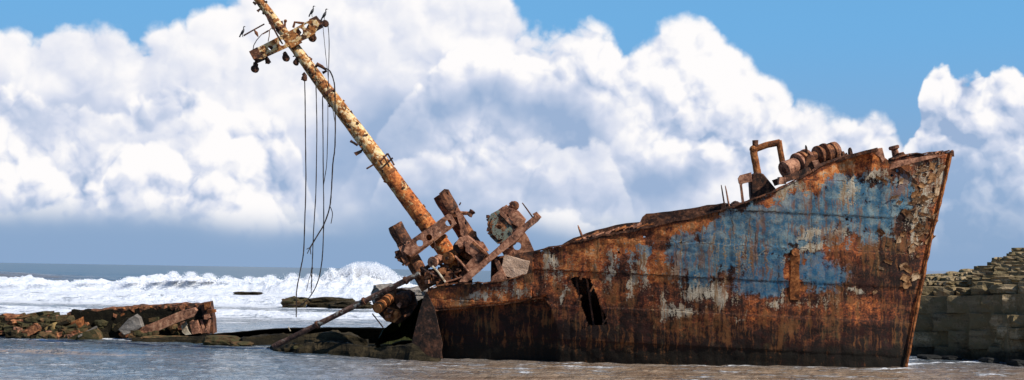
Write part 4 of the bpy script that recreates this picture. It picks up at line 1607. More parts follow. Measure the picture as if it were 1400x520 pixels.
hanging_block(348.5, 94.5, 5.2, (350.5, 83), 'black pulley block hanging lowest, under the left tip of the crosstree')
hanging_block(366, 84.5, 3.0, (364.5, 78), 'small pulley block just right of the crosstree left tip, under its lower edge')
hanging_block(391, 79.5, 4.9, (389, 71), 'round pulley block hanging under the crosstree beside the mast')
hanging_block(404.5, 86, 3.6, (408, 78), 'half hidden pulley block against the mast just below the crosstree')
hanging_block(427, 52, 5.6, (426, 42), 'largest pulley block, hanging under the right end of the crosstree')
hanging_block(444.8, 32.5, 4.6, (440, 30.5), 'disc shaped pulley block at the far right tip of the crosstree')
hanging_block(416, 107.5, 3.6, (417, 102), 'pulley block on the underside of the mast holding the leftmost cable', 58.9)

# cables
M_CABLE = rust_mat('steel_cable', dark=(0.010, 0.009, 0.008), mid=(0.028, 0.020, 0.016), light=(0.07, 0.045, 0.03), scale=2)


def smooth_path(pts, n=6):
    out = []
    for i in range(len(pts) - 1):
        p0 = pts[max(i - 1, 0)]; p1 = pts[i]; p2 = pts[i + 1]; p3 = pts[min(i + 2, len(pts) - 1)]
        for k in range(n):
            t = k / n
            out.append(0.5 * ((2 * p1) + (p2 - p0) * t + (2 * p0 - 5 * p1 + 4 * p2 - p3) * t * t + (3 * p1 - p0 - 3 * p2 + p3) * t ** 3))
    out.append(pts[-1])
    return out


def cable(pl, r, label, Y0, Y1, extra=None):
    n = len(pl)
    pts = [P(x, y, Y0 + (Y1 - Y0) * i / (n - 1)) for i, (x, y) in enumerate(pl)]
    b = MB().tube(smooth_path(pts), r * 0.78, 6, 0.2)
    for e in (extra or []):
        b.tube(smooth_path([P(x, y, Y1 - 0.02) for x, y in e]), r * 0.5, 5)
    ob = b.build('hanging_cable', M_CABLE)
    tag(ob, label, 'cable', 'cables hanging from the crosstree')


cable([(416.5, 109), (417.2, 140), (417.8, 200), (418.2, 250), (416.8, 300), (415, 345), (411, 368), (405.8, 396), (405.2, 410), (405, 434)], 0.030,
      'leftmost hanging cable, ending lowest, straight then bent to the left near the sea', 58.8, 58.6)
cable([(432, 118), (433, 160), (433, 200), (431.8, 264), (428.5, 320), (427, 360), (426, 385), (425.5, 401)], 0.026,
      'second hanging cable from the left, thin with a knot low down', 58.8, 58.6, [[(428, 366), (423, 380), (419, 398)], [(427, 362), (425, 374), (427, 385)]])
cable([(441, 132), (441.5, 180), (442, 240), (442.6, 300), (440.8, 350), (437, 376), (430.5, 395), (421, 409), (412, 416.5), (404, 417.5), (394, 417)], 0.028,
      'third hanging cable from the left, curling left above the foam at its end', 58.8, 58.6)
cable([(441.5, 36), (444, 62), (448, 100), (450.5, 125), (455, 150), (458, 168)], 0.016, 'thin wire from the crosstree tip running down to the mast', 59.2, 58.2)
cable([(448.5, 35), (450, 62), (448.6, 120), (448, 180), (446.8, 222), (444.5, 240), (442.6, 252)], 0.020,
      'thin hanging cable from the crosstree right tip, ending halfway down', 59.3, 58.7)
cable([(444, 93), (451, 97.5), (456, 110), (457.8, 125), (458.4, 180), (457.5, 205), (455, 225), (453, 262), (450.5, 284), (443, 307), (434, 322), (423.6, 339.5)], 0.034,
      'thick hanging rope over the mast fairlead, bending left to a frayed end', 58.7, 58.5,
      [[(423.6, 339.5), (420, 347)], [(424, 338), (425, 348)], [(425, 338), (419, 341)], [(451, 282), (454.5, 292), (452.5, 306)]])

# birds
M_BIRD, gb = new_mat('black_feathers')
gb.principled(gb.mix(gb.ss(gb.noise(gb.coord('Object'), 9, 3), 0.4, 0.6), (0.010, 0.010, 0.012), (0.035, 0.032, 0.030)), 0.55,
              gb.bump(gb.noise(gb.coord('Object'), 40, 3), 0.4, 0.01))
M_BEAK, gk = new_mat('horn_beak')
gk.principled((0.16, 0.13, 0.09), 0.5)


def cormorant(x, y, Hp, face, label, Y, neck=0.0):
    """x, y where the feet are; Hp height in picture units; face -1 left, 1 right"""
    k = Hp * Y / F
    base = P(x, y, Y)
    t = empty('cormorant', base, label, 'bird', 'cormorants perched on the crosstree')

    def q(a, z, dep=0.0):
        return base + Vector((a * face * k, dep * k, z * k))
    body = smooth_path([q(-0.20, 0.16), q(-0.13, 0.24), q(-0.04, 0.36), q(0.03, 0.50), q(0.075, 0.61), q(0.085 + neck, 0.70), q(0.07 + neck, 0.78),
                        q(0.075 + neck, 0.85), q(0.11 + neck, 0.905), q(0.165 + neck, 0.91), q(0.20 + neck, 0.905)], 3)
    rr = np.interp(np.linspace(0, 1, len(body)), np.linspace(0, 1, 11), [0.035, 0.085, 0.125, 0.12, 0.085, 0.05, 0.04, 0.042, 0.052, 0.042, 0.02]) * k
    bd = MB().tube(body, list(rr), 10).build('body', M_BIRD, t, smooth=True)
    MB().tube([q(0.19 + neck, 0.91), q(0.25 + neck, 0.905), q(0.30 + neck, 0.885)], [0.017 * k, 0.011 * k, 0.006 * k], 6).build('beak', M_BEAK, bd)
    for s in (-1, 1):
        MB().tube(smooth_path([q(0.05, 0.55, s * .085), q(-0.02, 0.42, s * .125), q(-0.12, 0.26, s * .10), q(-0.22, 0.12, s * .05)], 3),
                  [0.03 * k] + [0.065 * k] * 4 + [0.05 * k] * 4 + [0.012 * k], 7, flat=0.5).build('wing', M_BIRD, t, smooth=True)
        MB().tube([q(-0.03, 0.30, s * .05), q(0.0, 0.12, s * .06), q(-0.01, 0.0, s * .06), q(0.07, -0.01, s * .07)],
                  [0.04 * k, 0.018 * k, 0.016 * k, 0.014 * k], 6).build('leg', M_BIRD, t)
    MB().bar(q(-0.17, 0.22), q(-0.27, -0.04), 0.10 * k, 0.03 * k, 3, 0.05, w2=0.13 * k).build('tail', M_BIRD, t)


cormorant(331.6, 50.5, 15.5, 1, 'black cormorant alone on the outrigger rod left of the mast', YX - .1)
cormorant(426.5, 22.5, 15.5, 1, 'black cormorant upright on the right end box of the crosstree', YX, 0.02)
cormorant(443.4, 27.5, 16.5, 1, 'black cormorant on the pulley at the far right tip of the crosstree', YX, 0.03)

# ------------------------------------------------------------------ machinery heap at the broken stern
def T(name, px, py, Y, label, cat, group=None):
    return empty(name, P(px, py, Y), label, cat, group)


# holed cross plate clamped across the mast foot
t = T('holed_cross_beam', 588, 330, 58.0, 'rusty steel beam with three round holes lying across the mast foot', 'beam')
pl = [(556, 330), (560, 331), (600, 304), (612, 293.5), (617, 294), (624, 306), (616, 313), (570, 349), (563, 352), (552, 344)]
MB().plate(pl, 57.75, 0.06, [(613.5, 305, 4.8), (586.5, 325, 4.6), (574, 332.5, 5.0), (597, 309, 1.0), (602, 318, 1.0), (591, 314, 0.9)]).crinkle(0.012, 3).build('web_plate', M_RUSTP, t)
MB().plate(pl, 58.35, 0.05, [(613.5, 305, 4.8), (586.5, 325, 4.6), (574, 332.5, 5.0)]).crinkle(0.012, 3).build('web_plate', M_RUST, t)
MB().bar(P(560, 331, 58.0), P(613, 294, 58.0), 0.05, 0.62, 8, 0.08).build('flange', M_RUSTP, t)
MB().bar(P(563, 351, 58.0), P(623, 307, 58.0), 0.05, 0.62, 8, 0.08).build('flange', M_RUST, t)
M_PATCH = rust_mat('cream_patch', dark=(0.2, 0.12, 0.06), mid=(0.48, 0.40, 0.28), light=(0.62, 0.55, 0.42))
MB().plate([(591, 311), (598, 306), (606, 320), (599, 325)], 57.71, 0.03).build('cover_plate', M_PATCH, t)

# left hollow post
t = T('hollow_post', 560, 352, 58.4, 'left of two stout hollow posts beside the mast, its top torn open', 'post')
MB().pipe(P(540, 308, 58.4), P(558, 341, 58.4), 0.31, 0.05, 14, 6, 0.05).crinkle(0.03, 3).build('torn_tube', M_RUSTD, t)
MB().cyl(P(551, 331, 58.4), P(586, 394, 58.4), 0.29, 0.32, 14, 8, 0.03).build('lower_tube', M_RUST, t)
MB().bar(P(549, 345, 58.2), P(563, 338, 58.2), 0.42, 0.7, 3, 0.08).build('collar', M_RUSTP, t)
MB().plate([(540, 344), (549, 341), (556, 354), (553, 361), (546, 357), (541, 352)], 58.1, 0.25).crinkle(0.03, 2).build('flange', M_RUSTD, t)
MB().plate([(548, 352), (556, 349), (560, 360), (555, 364)], 57.95, 0.2).crinkle(0.03, 2).build('flange', M_RUST, t)
for (x, y) in ((541, 345), (545, 356), (551, 362), (561, 338), (565, 345), (541, 352)):
    MB().cyl(P(x, y, 57.95), P(x + .5, y, 57.8), 0.05, None, 6).build('bolt', M_RUSTD, t)

# right post
t = T('slanting_post', 640, 315, 59.2, 'right stout rust brown post with a dark hole, leaning parallel to the mast', 'post')
MB().pipe(P(603, 265.5, 59.2), P(617, 289, 59.2), 0.345, 0.05, 14, 4, 0.05).crinkle(0.03, 3).build('torn_tube', M_RUSTD, t)
MB().cyl(P(609, 277, 59.2), P(661, 358, 59.2), 0.325, 0.35, 16, 14, 0.02).build('lower_tube', M_RUST, t)
MB().plate([(640, 321), (645, 315), (651, 317), (652, 324), (647, 328), (642, 326)], 58.88, 0.02).build('dark_hole_patch', M_RUSTD, t)  # solid dark plate standing in for the shaded hole in the post
MB().plate([(600, 265), (607, 259), (612, 259.5), (615, 264), (609, 263), (604, 270)], 58.95, 0.05).crinkle(0.03).build('torn_lip', M_RUSTD, t)
MB().tube([P(616, 291, 58.7), P(630, 291.5, 58.7), P(643, 292, 58.7)], [0.06, 0.08, 0.07], 8, 0.12).build('cross_rod', M_RUST, t)
MB().lathe(P(641, 296, 58.7), P(647, 288, 58.7), [(0, .05), (.1, .13), (.5, .10), (.9, .15), (1, .06)], 10, 0.1).build('rod_end', M_RUSTD, t)
MB().plate([(622, 289), (633, 293), (636, 303), (630, 313), (626, 300)], 58.65, 0.08).crinkle(0.02).build('bracket', M_RUSTP, t)
MB().tube([P(628, 281, 58.8), P(630, 277, 58.8)], 0.03, 5).build('lug', M_RUSTD, t)
MB().plate([(628, 305), (634, 303), (640, 318), (636, 325), (630, 321)], 58.7, 0.06).crinkle(0.03).build('bracket', M_RUSTP, t)

# winch housing in the middle
t = T('trawl_winch', 645, 350, 58.2, 'pinkish rusted winch housing lying on its side between posts and diagonal beam', 'winch')
MB().plate([(622, 334), (628, 325), (640, 323), (648, 329), (666, 345), (659, 357), (648, 366), (641, 371), (634, 366), (645, 352), (640, 340), (633, 335)], 57.8, 0.5).crinkle(0.05, 1.6).build('side_frame', M_RUSTP, t)
MB().plate([(631, 331), (650, 327), (665, 344), (650, 358), (636, 352)], 58.5, 0.6).crinkle(0.05, 1.6).build('housing', M_RUST, t)
MB().plate([(618, 338), (628, 327), (646, 325), (664, 342), (668, 352), (654, 372), (636, 378), (620, 372), (612, 356)], 58.9, 0.5).crinkle(0.10, 1.8).build('back_frame', M_RUSTD, t)
MB().plate([(636, 330), (646, 331), (656, 343), (647, 352), (637, 345)], 57.6, 0.25).crinkle(0.05, 2).build('gear_case', M_RUSTP, t)
MB().bar(P(646, 331, 57.5), P(668, 350, 57.5), 0.10, 0.14, 6, 0.2).build('edge_bar', M_RUST, t)
MB().lathe(P(626, 337, 57.9), P(640, 347, 58.6), [(0, .20), (.05, .26), (.15, .26), (.2, .16), (.7, .16), (.75, .25), (1, .25)], 16, 0.03).build('drum', M_RUSTD, t)
MB().cyl(P(629, 335, 57.5), P(631, 337, 57.75), 0.09, 0.11, 10).build('shaft_end', M_RUSTP, t)
MB().bar(P(624, 352, 57.6), P(640, 367, 57.6), 0.06, 0.10, 4, 0.1).build('brake_lever', M_RUST, t)
MB().plate([(648, 329), (660, 331), (668, 343), (660, 344)], 57.9, 0.15).crinkle(0.03).build('gear_cover', M_RUSTP, t)

# two short drums and a pipe at the mast foot
for (x, y, r, dx_, lab) in ((597, 357, 0.20, 6, 'small rusty roller left of the mast foot'), (617, 351, 0.22, 5, 'small orange brown roller right against the mast foot')):
    t = T('rope_roller', x, y + 5, 57.9, lab, 'roller', 'rollers at the mast foot')
    MB().lathe(P(x - dx_, y + 2, 57.5), P(x + dx_, y - 3, 58.2), [(0, r * .5), (.02, r * 1.1), (.12, r * 1.1), (.16, r * .8), (.6, r * .8), (.65, r * 1.05), (.8, r * 1.05), (.84, r * .8), (1, r * .8)], 16, 0.03).build('barrel', M_RUSTO if x > 600 else M_RUSTP, t)
    MB().cyl(P(x - dx_ - 1.5, y + 2.5, 57.35), P(x - dx_, y + 2, 57.5), 0.06).build('axle', M_RUSTD, t)

# long diagonal beam with notches
t = T('diagonal_girder', 680, 345, 57.2, 'long pale rusted girder slanting up to the right over the deck', 'beam')
MB().plate([(628, 385), (632, 379), (664, 354), (690, 329), (712, 310), (733, 293.5), (739, 298), (735, 303), (722, 313.5), (702, 332), (672, 356), (655, 371), (638, 386)], 57.1, 0.07).crinkle(0.025, 2.5).build('web_plate', M_RUSTP, t)
MB().bar(P(632, 381, 57.35), P(733, 294.5, 57.35), 0.05, 0.5, 16, 0.12).build('flange', M_RUST, t)
for (x, y) in ((700, 322), (707, 316), (690, 333), (682, 341), (671, 350), (716, 310), (724, 303)):
    MB().box(P(x, y + 3, 57.2), (0.18, 0.3, 0.10), Matrix.Rotation(R(-40), 3, 'Y'), 0.2).build('cleat', M_RUSTD, t)
MB().tube([P(714, 277.5, 57.3), P(721, 287, 57.3), P(728, 297, 57.3)], [0.022, 0.028, 0.03], 6).build('upright_rod', M_RUSTD, t)
MB().plate([(728, 293), (734, 290), (740, 297), (735, 302)], 57.15, 0.3).crinkle(0.02).build('end_cap', M_RUSTP, t)

# the big winch gearbox
t = T('anchor_winch_gearbox', 690, 335, 58.6, 'big green grey rusted gearbox drum tipped up behind the diagonal girder', 'gearbox')
face = [(671, 293), (681, 287.5), (690, 296), (699, 306), (701, 318), (691, 330), (681, 333.5), (670, 323), (666.5, 306)]
MB().plate(face, 58.0, 0.5).crinkle(0.03, 2).build('casing', M_RUSTG, t)
MB().plate([(674, 297), (681, 292), (694, 306), (696, 316), (688, 326), (681, 328), (673, 320), (670, 307)], 57.72, 0.06, [(683, 311, 3.2)]).crinkle(0.02, 2).build('face_plate', M_RUSTG, t)
MB().plate([(680, 288), (688, 282.5), (700, 285), (709, 289), (719, 300), (716, 309), (706, 318), (698, 326), (694, 312), (690, 298)], 58.25, 0.9).crinkle(0.04, 2).build('casing_top', M_RUSTP, t)
MB().plate([(694, 292), (706, 291), (716, 301), (708, 311), (700, 305)], 57.75, 0.12).crinkle(0.03, 2).build('cover_plate', M_RUSTP, t)
MB().plate([(688, 328), (700, 316), (716, 308), (716, 318), (704, 334), (694, 340), (686, 336)], 58.6, 0.5).crinkle(0.05, 2).build('foot_block', M_RUSTD, t)
MB().bar(P(684, 290, 57.7), P(700, 306, 57.7), 0.16, 0.14, 6, 0.12).build('edge_strip', M_RUSTP, t)
for k in range(6):
    x, y = 668 + rl.uniform(-1, 3), 296 + k * 4.5
    MB().box(P(x, y, 57.9), (0.14, 0.2, 0.10), Matrix.Rotation(rl.uniform(0, 3), 3, 'Y'), 0.2).build('lug', M_RUSTD, t)
MB().lathe(P(690, 291, 58.3), P(705, 279.5, 58.3), [(0, .12), (.1, .22), (.45, .22), (.5, .13), (.62, .13), (.66, .20), (.95, .19), (1, .08)], 16, 0.04).build('brake_cylinder', M_RUSTP, t)
MB().ball(P(703.5, 281.5, 58.0), 0.19, 12, 8, 0.04, (1, .7, 1)).build('cylinder_cap', M_RUST, t)
MB().plate([(697, 330), (703, 317), (715, 314), (722, 325), (731, 345), (694, 350)], 58.9, 0.08, [(707.5, 337, 5.6)]).crinkle(0.02, 2).build('foot_plate', M_RUSTP, t)
MB().plate([(680, 326), (690, 320), (700, 322), (697, 334), (686, 340)], 58.3, 0.4).crinkle(0.04, 2).build('foot_block', M_RUSTD, t)
MB().plate([(703, 314), (716, 306), (712, 322), (706, 326)], 58.2, 0.3).crinkle(0.04, 2).build('foot_block', M_RUSTD, t)
for k in range(9):
    a = k / 9 * 2 * math.pi
    MB().cyl(P(684 + 13 * math.cos(a), 306 + 17 * math.sin(a), 57.86), P(684 + 13 * math.cos(a), 306 + 17 * math.sin(a), 57.76), 0.035, None, 6).build('bolt', M_RUSTD, t)
MB().plate([(686, 343), (700, 338), (704, 347), (690, 352)], 58.0, 0.25).crinkle(0.04).build('foot_bracket', M_RUSTP, t)

# concrete block on the deck edge
t = MB().rock(P(703.5, 366.5, 57.8), (1.02, 0.7, 0.80), 12, 0.0, 7, 0.05, 0.92, R(14))
tag(t.build('concrete_block', M_CONC), 'crumbling pinkish concrete block on the stern deck edge, right of the diagonal girder', 'block')
t = MB().plate([(675, 353.5), (682, 356), (693, 381), (688, 382), (683, 375)], 57.5, 0.25).crinkle(0.03)
tag(t.build('timber_wedge', M_RUSTP), 'upright brown slab leaning against the left face of the concrete block', 'slab')

# scrap lying along the stern rail between the machines
rs = random.Random(21)
scrap = [(590, 372, 'curved'), (600, 378, ''), (612, 370, ''), (622, 376, ''), (606, 384, ''), (634, 384, ''), (583, 378, ''), (628, 366, '')]
places = ['left end of the stern rail', 'foot of the left hollow post', 'mast foot', 'gap under the winch housing', 'rail below the mast foot', 'lower end of the diagonal girder',
          'left side of the left post', 'underside of the winch housing']
for i, ((x, y, _), pl) in enumerate(zip(scrap, places)):
    t = T('scrap_heap', x, y + 6, 58.1, 'tangle of dark scrap at the %s' % pl, 'scrap', 'scrap heaps between the stern machines')
    for k in range(13):
        cx, cy = x + rs.uniform(-9, 9), y + rs.uniform(-7, 8)
        a = rs.uniform(-1.2, 1.2)
        L = rs.uniform(4, 11)
        Y = 58.2 + rs.uniform(-.5, .5)
        m = rs.choice([M_RUSTD, M_RUSTD, M_RUST, M_RUSTP])
        if k % 3 == 0:
            MB().plate([(cx - L / 2, cy - 4), (cx + L / 3, cy - 5), (cx + L / 2, cy + 3), (cx - L / 3, cy + 5)], Y, rs.uniform(.1, .4)).crinkle(0.06, 2, i).build('scrap_plate', m, t)
        else:
            MB().bar(P(cx - L * math.cos(a), cy + L * math.sin(a), Y), P(cx + L * math.cos(a), cy - L * math.sin(a), Y + rs.uniform(-.4, .4)), rs.uniform(.05, .16), rs.uniform(.05, .2), 3, 0.2).build('scrap_bar', m, t)
for (pts_, r, lab, m) in (([(591, 364), (599, 372), (609, 386)], 0.04, 'bright bent rod low beside the mast foot', M_PATCH), ([(609, 386), (620, 383), (632, 379)], 0.035, 'thin rod lying along the stern rail', M_RUSTP),
                       ([(622, 350), (632, 361), (640, 371)], 0.035, 'thin pipe slanting down in front of the winch housing', M_RUSTP), ([(592, 329), (595, 334), (594, 339), (597, 342)], 0.03, 'small hooked wire beside the holed beam', M_RUSTD)):
    tag(MB().tube([P(x, y, 57.4) for x, y in pts_], r, 6, 0.1).build('bent_rod', m), lab, 'rod')
tag(MB().plate([(672, 379), (684, 369), (694, 382), (688, 386), (670, 387)], 57.3, 0.12).crinkle(0.03).build('bent_plate', M_RUSTP), 'triangular bent plate between girder foot and concrete block', 'plate')

# boom lying from the stern down into the shallows
t = T('fallen_boom', 372, 476, 58.5, 'long straight boom slanting from the stern down left into the shallows', 'boom')
A_, B_ = P(374, 474, 59.5), P(574, 374, 57.6)
n = 40
sp = MB().tube([A_.lerp(B_, i / n) for i in range(n + 1)], [0.11 + 0.02 * mnoise.noise(Vector((i * .4, 0, 0))) for i in range(n + 1)], 12, 0.04).build('spar', rust_mat('boom_paint', dark=(0.03, 0.018, 0.014), mid=(0.09, 0.045, 0.032), light=(0.22, 0.12, 0.08), paint=(0.36, 0.33, 0.27), amt=-0.05, pscale=2.5), t, smooth=True)
for f_ in (0.3, 0.62, 0.9):
    MB().cyl(A_.lerp(B_, f_), A_.lerp(B_, f_ + 0.012), 0.16, None, 12, 1, 0.05).build('band', M_RUSTD, sp)

# pump and drums low at the stern, on the dark bank
t = T('winch_with_red_drums', 540, 440, 59.0, 'low winch with two orange red drums half hidden behind the fallen boom', 'winch')
MB().lathe(P(515, 422, 58.3), P(530, 411, 59.0), [(0, .12), (.03, .22), (.3, .22), (.34, .16), (.42, .16), (.46, .2), (1, .2)], 16, 0.03).build('drum', M_RUSTO, t)
MB().lathe(P(527, 413, 58.6), P(540, 402, 59.2), [(0, .12), (.03, .22), (.6, .22), (.7, .16), (1, .16)], 16, 0.03).build('drum', M_RUSTO, t)
MB().plate([(514, 408), (524, 398), (548, 394), (566, 400), (570, 416), (560, 432), (546, 442), (530, 440), (521, 430), (513, 422)], 59.4, 0.5).crinkle(0.08, 1.5).build('frame', M_RUSTD, t)
MB().plate([(524, 428), (532, 420), (546, 424), (549, 432), (540, 440), (528, 438)], 58.8, 0.35).crinkle(0.05, 2).build('housing', M_RUSTO, t)
MB().plate([(551, 402), (556, 401), (561, 410), (558, 413)], 58.8, 0.15).crinkle(0.02).build('bracket', M_RUSTO, t)
for (x, y) in ((533, 425), (541, 428), (530, 433), (546, 417), (556, 431)):
    MB().box(P(x, y, 58.5), (rs.uniform(.1, .25), .15, rs.uniform(.1, .25)), Matrix.Rotation(rs.uniform(0, 3), 3, 'Y'), 0.2).build('fitting', rs.choice([M_RUSTO, M_RUSTP, M_RUSTD]), t)
MB().lathe(P(548, 412, 58.7), P(560, 402, 59.3), [(0, .3), (.2, .34), (.5, .3), (.6, .2), (1, .2)], 16, 0.05).build('flywheel', M_RUSTD, t)
tag(MB().tube([P(509, 429, 58.6), P(524, 448, 58.6)], 0.025, 6).build('thin_stake', M_RUSTD), 'thin stake standing in the surf left of the red drums', 'stake')
tag(MB().tube([P(394, 447, 60), P(397, 453, 60)], 0.022, 6).build('thin_stake', M_PATCH), 'short pale stick on the dark ledge left of the fallen boom', 'stake')

# ------------------------------------------------------------------ gear on the forecastle
Yg = keel_Y(1040) - 1.3
t = T('davit_frame', 1045, 265, Yg, 'bent rusty pipe arch standing on the bow deck, one stub taller', 'pipe frame')
MB().cyl(P(1032.5, 192, Yg), P(1033, 204, Yg), 0.12, 0.12, 12, 3, 0.06).build('top_stub', M_RUSTD, t)
MB().tube(smooth_path([P(1036.5, 243, Yg), P(1034.5, 230, Yg), P(1031, 212, Yg), P(1030.5, 206, Yg)], 4), 0.145, 12, 0.05).ball(P(1030.5, 204.5, Yg), 0.17, 12, 8, 0.03).build('left_pipe', M_RUSTO, t)
MB().tube([P(1030, 205, Yg), P(1048, 198.5, Yg), P(1066, 195, Yg)], 0.13, 12, 0.04).build('crossbar', M_RUSTO, t)
MB().tube([P(1064.5, 192.5, Yg), P(1067, 208, Yg), P(1070, 224, Yg)], [0.12, 0.115, 0.12], 12, 0.04).build('right_pipe', M_RUSTO, t)
MB().tube([P(1065.5, 191, Yg), P(1066, 196, Yg)], [0.02, 0.06], 6).build('pin', M_RUSTD, t)
MB().plate([(1026, 248), (1029, 240), (1034, 237), (1041, 240), (1048, 249), (1058, 260), (1066, 268), (1030, 282), (1027, 268)], Yg, 0.6, bevel=0.05).crinkle(0.03, 2).build('pedestal', M_RUSTD, t)

t = T('bent_bracket_plate', 1018, 275, Yg, 'small pinkish plate on a single leg, left of the pipe arch', 'bracket')
MB().plate([(1009, 244), (1012, 240), (1027, 236), (1028, 248), (1015, 251), (1013, 254), (1010, 250)], Yg - .4, 0.08).crinkle(0.02).build('plate', M_RUSTP, t)
MB().bar(P(1012.5, 250, Yg - .4), P(1016, 279, Yg - .4), 0.09, 0.09, 4, 0.12).build('leg', M_RUSTP, t)
tag(MB().ball(P(1005.5, 283, Yg - .7), 0.23, 12, 8, 0.06).build('mooring_buoy', M_RUSTD), 'dark rusted ball on the bow rail beside the two thin posts', 'ball')

t = T('anchor_windlass', 1100, 245, keel_Y(1100) - 1.5, 'rusty anchor windlass with big ribbed drums in a row on the bow', 'windlass')
Yw = keel_Y(1100) - 1.9
a_, c_ = P(1072, 233, Yw - .25), P(1107, 217, Yw + 0.35)
dr = MB().lathe(a_, c_, [(0, .24), (.01, .34), (.10, .35), (.14, .32), (.42, .30), (.45, .30)], 22, 0.015).build('drum', M_RUSTP, t)
MB().cyl(a_ + (a_ - c_).normalized() * 0.02, a_, 0.11, 0.13, 14).build('hub', M_RUSTD, dr)
for f0 in (0.50, 0.66, 0.84):
    MB().lathe(a_.lerp(c_, f0), a_.lerp(c_, f0 + 0.10), [(0, .30), (.1, .43), (.9, .43), (1, .30)], 22, 0.02).build('flange_ring', M_RUSTP if f0 != .66 else M_RUST, dr)
    MB().lathe(a_.lerp(c_, f0 + .10), a_.lerp(c_, f0 + 0.18), [(0, .25), (1, .25)], 18, 0.02).build('drum_core', M_RUSTD, t)
d_, e_ = P(1109, 216, Yw + .3), P(1142, 207, Yw + .75)
MB().lathe(d_, e_, [(0, .12), (.04, .20), (.2, .24), (.26, .40), (.34, .40), (.37, .30), (.5, .30), (.53, .43), (.6, .43), (.63, .33), (.80, .33), (.83, .38), (.97, .38), (1, .3)], 22, 0.015).build('drum', M_RUST, t)
MB().lathe(e_.lerp(d_, 0.08), e_ + (e_ - d_).normalized() * 0.03, [(0, .39), (1, .38)], 22, 0.015).build('end_flange', M_RUSTP, t)
MB().cyl(e_, e_ + (e_ - d_).normalized() * 0.06, 0.12, 0.10, 12).build('hub', M_RUSTD, t)
MB().bar(P(1065, 248, Yw), P(1140, 222, Yw + .5), 0.26, 1.2, 8, 0.08).build('bedplate', M_RUSTD, t)
MB().plate([(1098, 232), (1104, 213), (1112, 213), (1117, 226), (1112, 237)], Yw - .25, 0.12).crinkle(0.02).build('side_cheek', M_RUSTD, t)
MB().plate([(1110, 221), (1118, 219), (1122, 228), (1114, 230)], Yw - .35, 0.1).crinkle(0.02).build('side_cheek', M_RUSTP, t)
MB().box(P(1069, 247, Yw - .5), (.26, .3, .26), None, 0.12).build('pawl_box', M_RUSTP, t)
MB().box(P(1082, 243, Yw - .3), (.5, .3, .20), Matrix.Rotation(R(-20), 3, 'Y'), 0.12).build('pawl_box', M_RUSTD, t)
MB().tube([P(1101.5, 199, Yw), P(1105, 214, Yw)], [0.02, 0.06], 6).build('brake_handle', M_RUSTD, t)

Yb = keel_Y(1225) - 0.9
t = T('mooring_bollard', 1225, 219, Yb, 'short mushroom topped bollard on the foredeck near the bow', 'bollard')
MB().lathe(P(1226.5, 219, Yb), P(1221.5, 199.5, Yb), [(0, .30), (.1, .28), (.14, .15), (.72, .13), (.78, .20), (.93, .21), (1, .17)], 16, 0.03).build('post', M_RUSTP, t)
MB().plate([(1217, 217), (1234, 210), (1238, 214), (1236, 219), (1219, 222)], Yb - .2, 0.5).crinkle(0.03).build('base_plate', M_RUSTD, t)
MB().lathe(P(1232, 217, Yb - .3), P(1230, 209, Yb - .3), [(0, .14), (.8, .12), (.85, .16), (1, .15)], 12, 0.05).build('small_post', M_RUST, t)

# ------------------------------------------------------------------ dark remains of the ship's bottom between the wrecks
def bank(xs, ytop, ybase, Yf, thick, mat, name, parent=None, sub=3, amp=0.10, slope=0.25, sc=1.3):
    """low mound: front foot, front face, top and back, given by where its top and foot are seen"""
    n = (len(xs) - 1) * sub + 1
    X_ = np.interp(np.linspace(0, len(xs) - 1, n), range(len(xs)), xs)
    b = MB()
    vs = []
    for x in X_:
        yt, yb = np.interp(x, xs, ytop), np.interp(x, xs, ybase)
        foot = PW(x, yb)
        Y = foot.y if Yf is None else Yf
        top = P(x, yt, Y + slope)
        prof = [Vector((foot.x, Y - 0.05, -0.35)), Vector((foot.x, Y, 0.0)), foot.lerp(top, 0.45) + Vector((0, -slope * .2, 0)), foot.lerp(top, 0.85), top,
                top + Vector((0, thick * 0.3, 0.02)), top + Vector((0, thick * 0.7, -0.05)), Vector((top.x, Y + slope + thick, top.z * 0.4)), Vector((top.x, Y + slope + thick * 1.1, -0.35))]
        for i, q in enumerate(prof):
            a = amp * (0.3 if i in (4,) else 1.0)
            vs.append(q + mnoise.noise_vector(q * sc + Vector((x * .01, 0, 0))) * a + mnoise.noise_vector(q * sc * 4) * a * 0.35)
    m = 9
    fs = []
    for i in range(n - 1):
        for k in range(m - 1):
            a = i * m + k
            fs.append([a, a + m, a + m + 1, a + 1])
    fs.append(list(range(m)))
    fs.append([(n - 1) * m + k for k in range(m)][::-1])
    b.addm(vs, fs)
    return b.build(name, mat, parent)


p0 = PW(420, 470)
bottom = empty('sunken_ship_bottom', (p0.x, p0.y + 1, 0), 'flat dark weed covered ship bottom stretching left from the stern', 'wreckage')
bank([262, 290, 330, 370, 400, 440, 480, 520, 545], [462, 457, 454, 450.5, 449, 448.5, 448.5, 449, 447], [468, 466, 466, 466, 466, 466, 466, 466, 467], 67.0, 1.2, M_ALGAE,
     'far_side_plate', bottom, 5, 0.03, 0.12)
bank([180, 205, 240, 270, 292], [463, 462, 461, 461, 460], [466.5, 467.5, 468, 469.5, 470], None, 1.5, M_ALGAE, 'keel_ledge', bottom, 4, 0.06)
bank([314, 335, 360, 385, 410, 435, 455, 475, 500], [467, 462, 459, 458, 457, 455.5, 455, 456, 458], [471, 473, 472.5, 472, 472, 471, 471, 471, 471], None, 1.6, M_ALGAE, 'weedy_hump', bottom, 6, 0.16)
bank([368, 378, 392, 410, 430, 455, 480, 500, 520, 545, 562, 600], [476, 473.5, 472.5, 471, 469, 468, 471, 474, 475.5, 474, 474, 493], [477.5, 480, 482, 483.5, 484.5, 486, 487.5, 488.5, 490, 492, 493.5, 495.5], None, 1.0, M_ALGAE,
     'near_side_plate', bottom, 7, 0.14, 0.5)
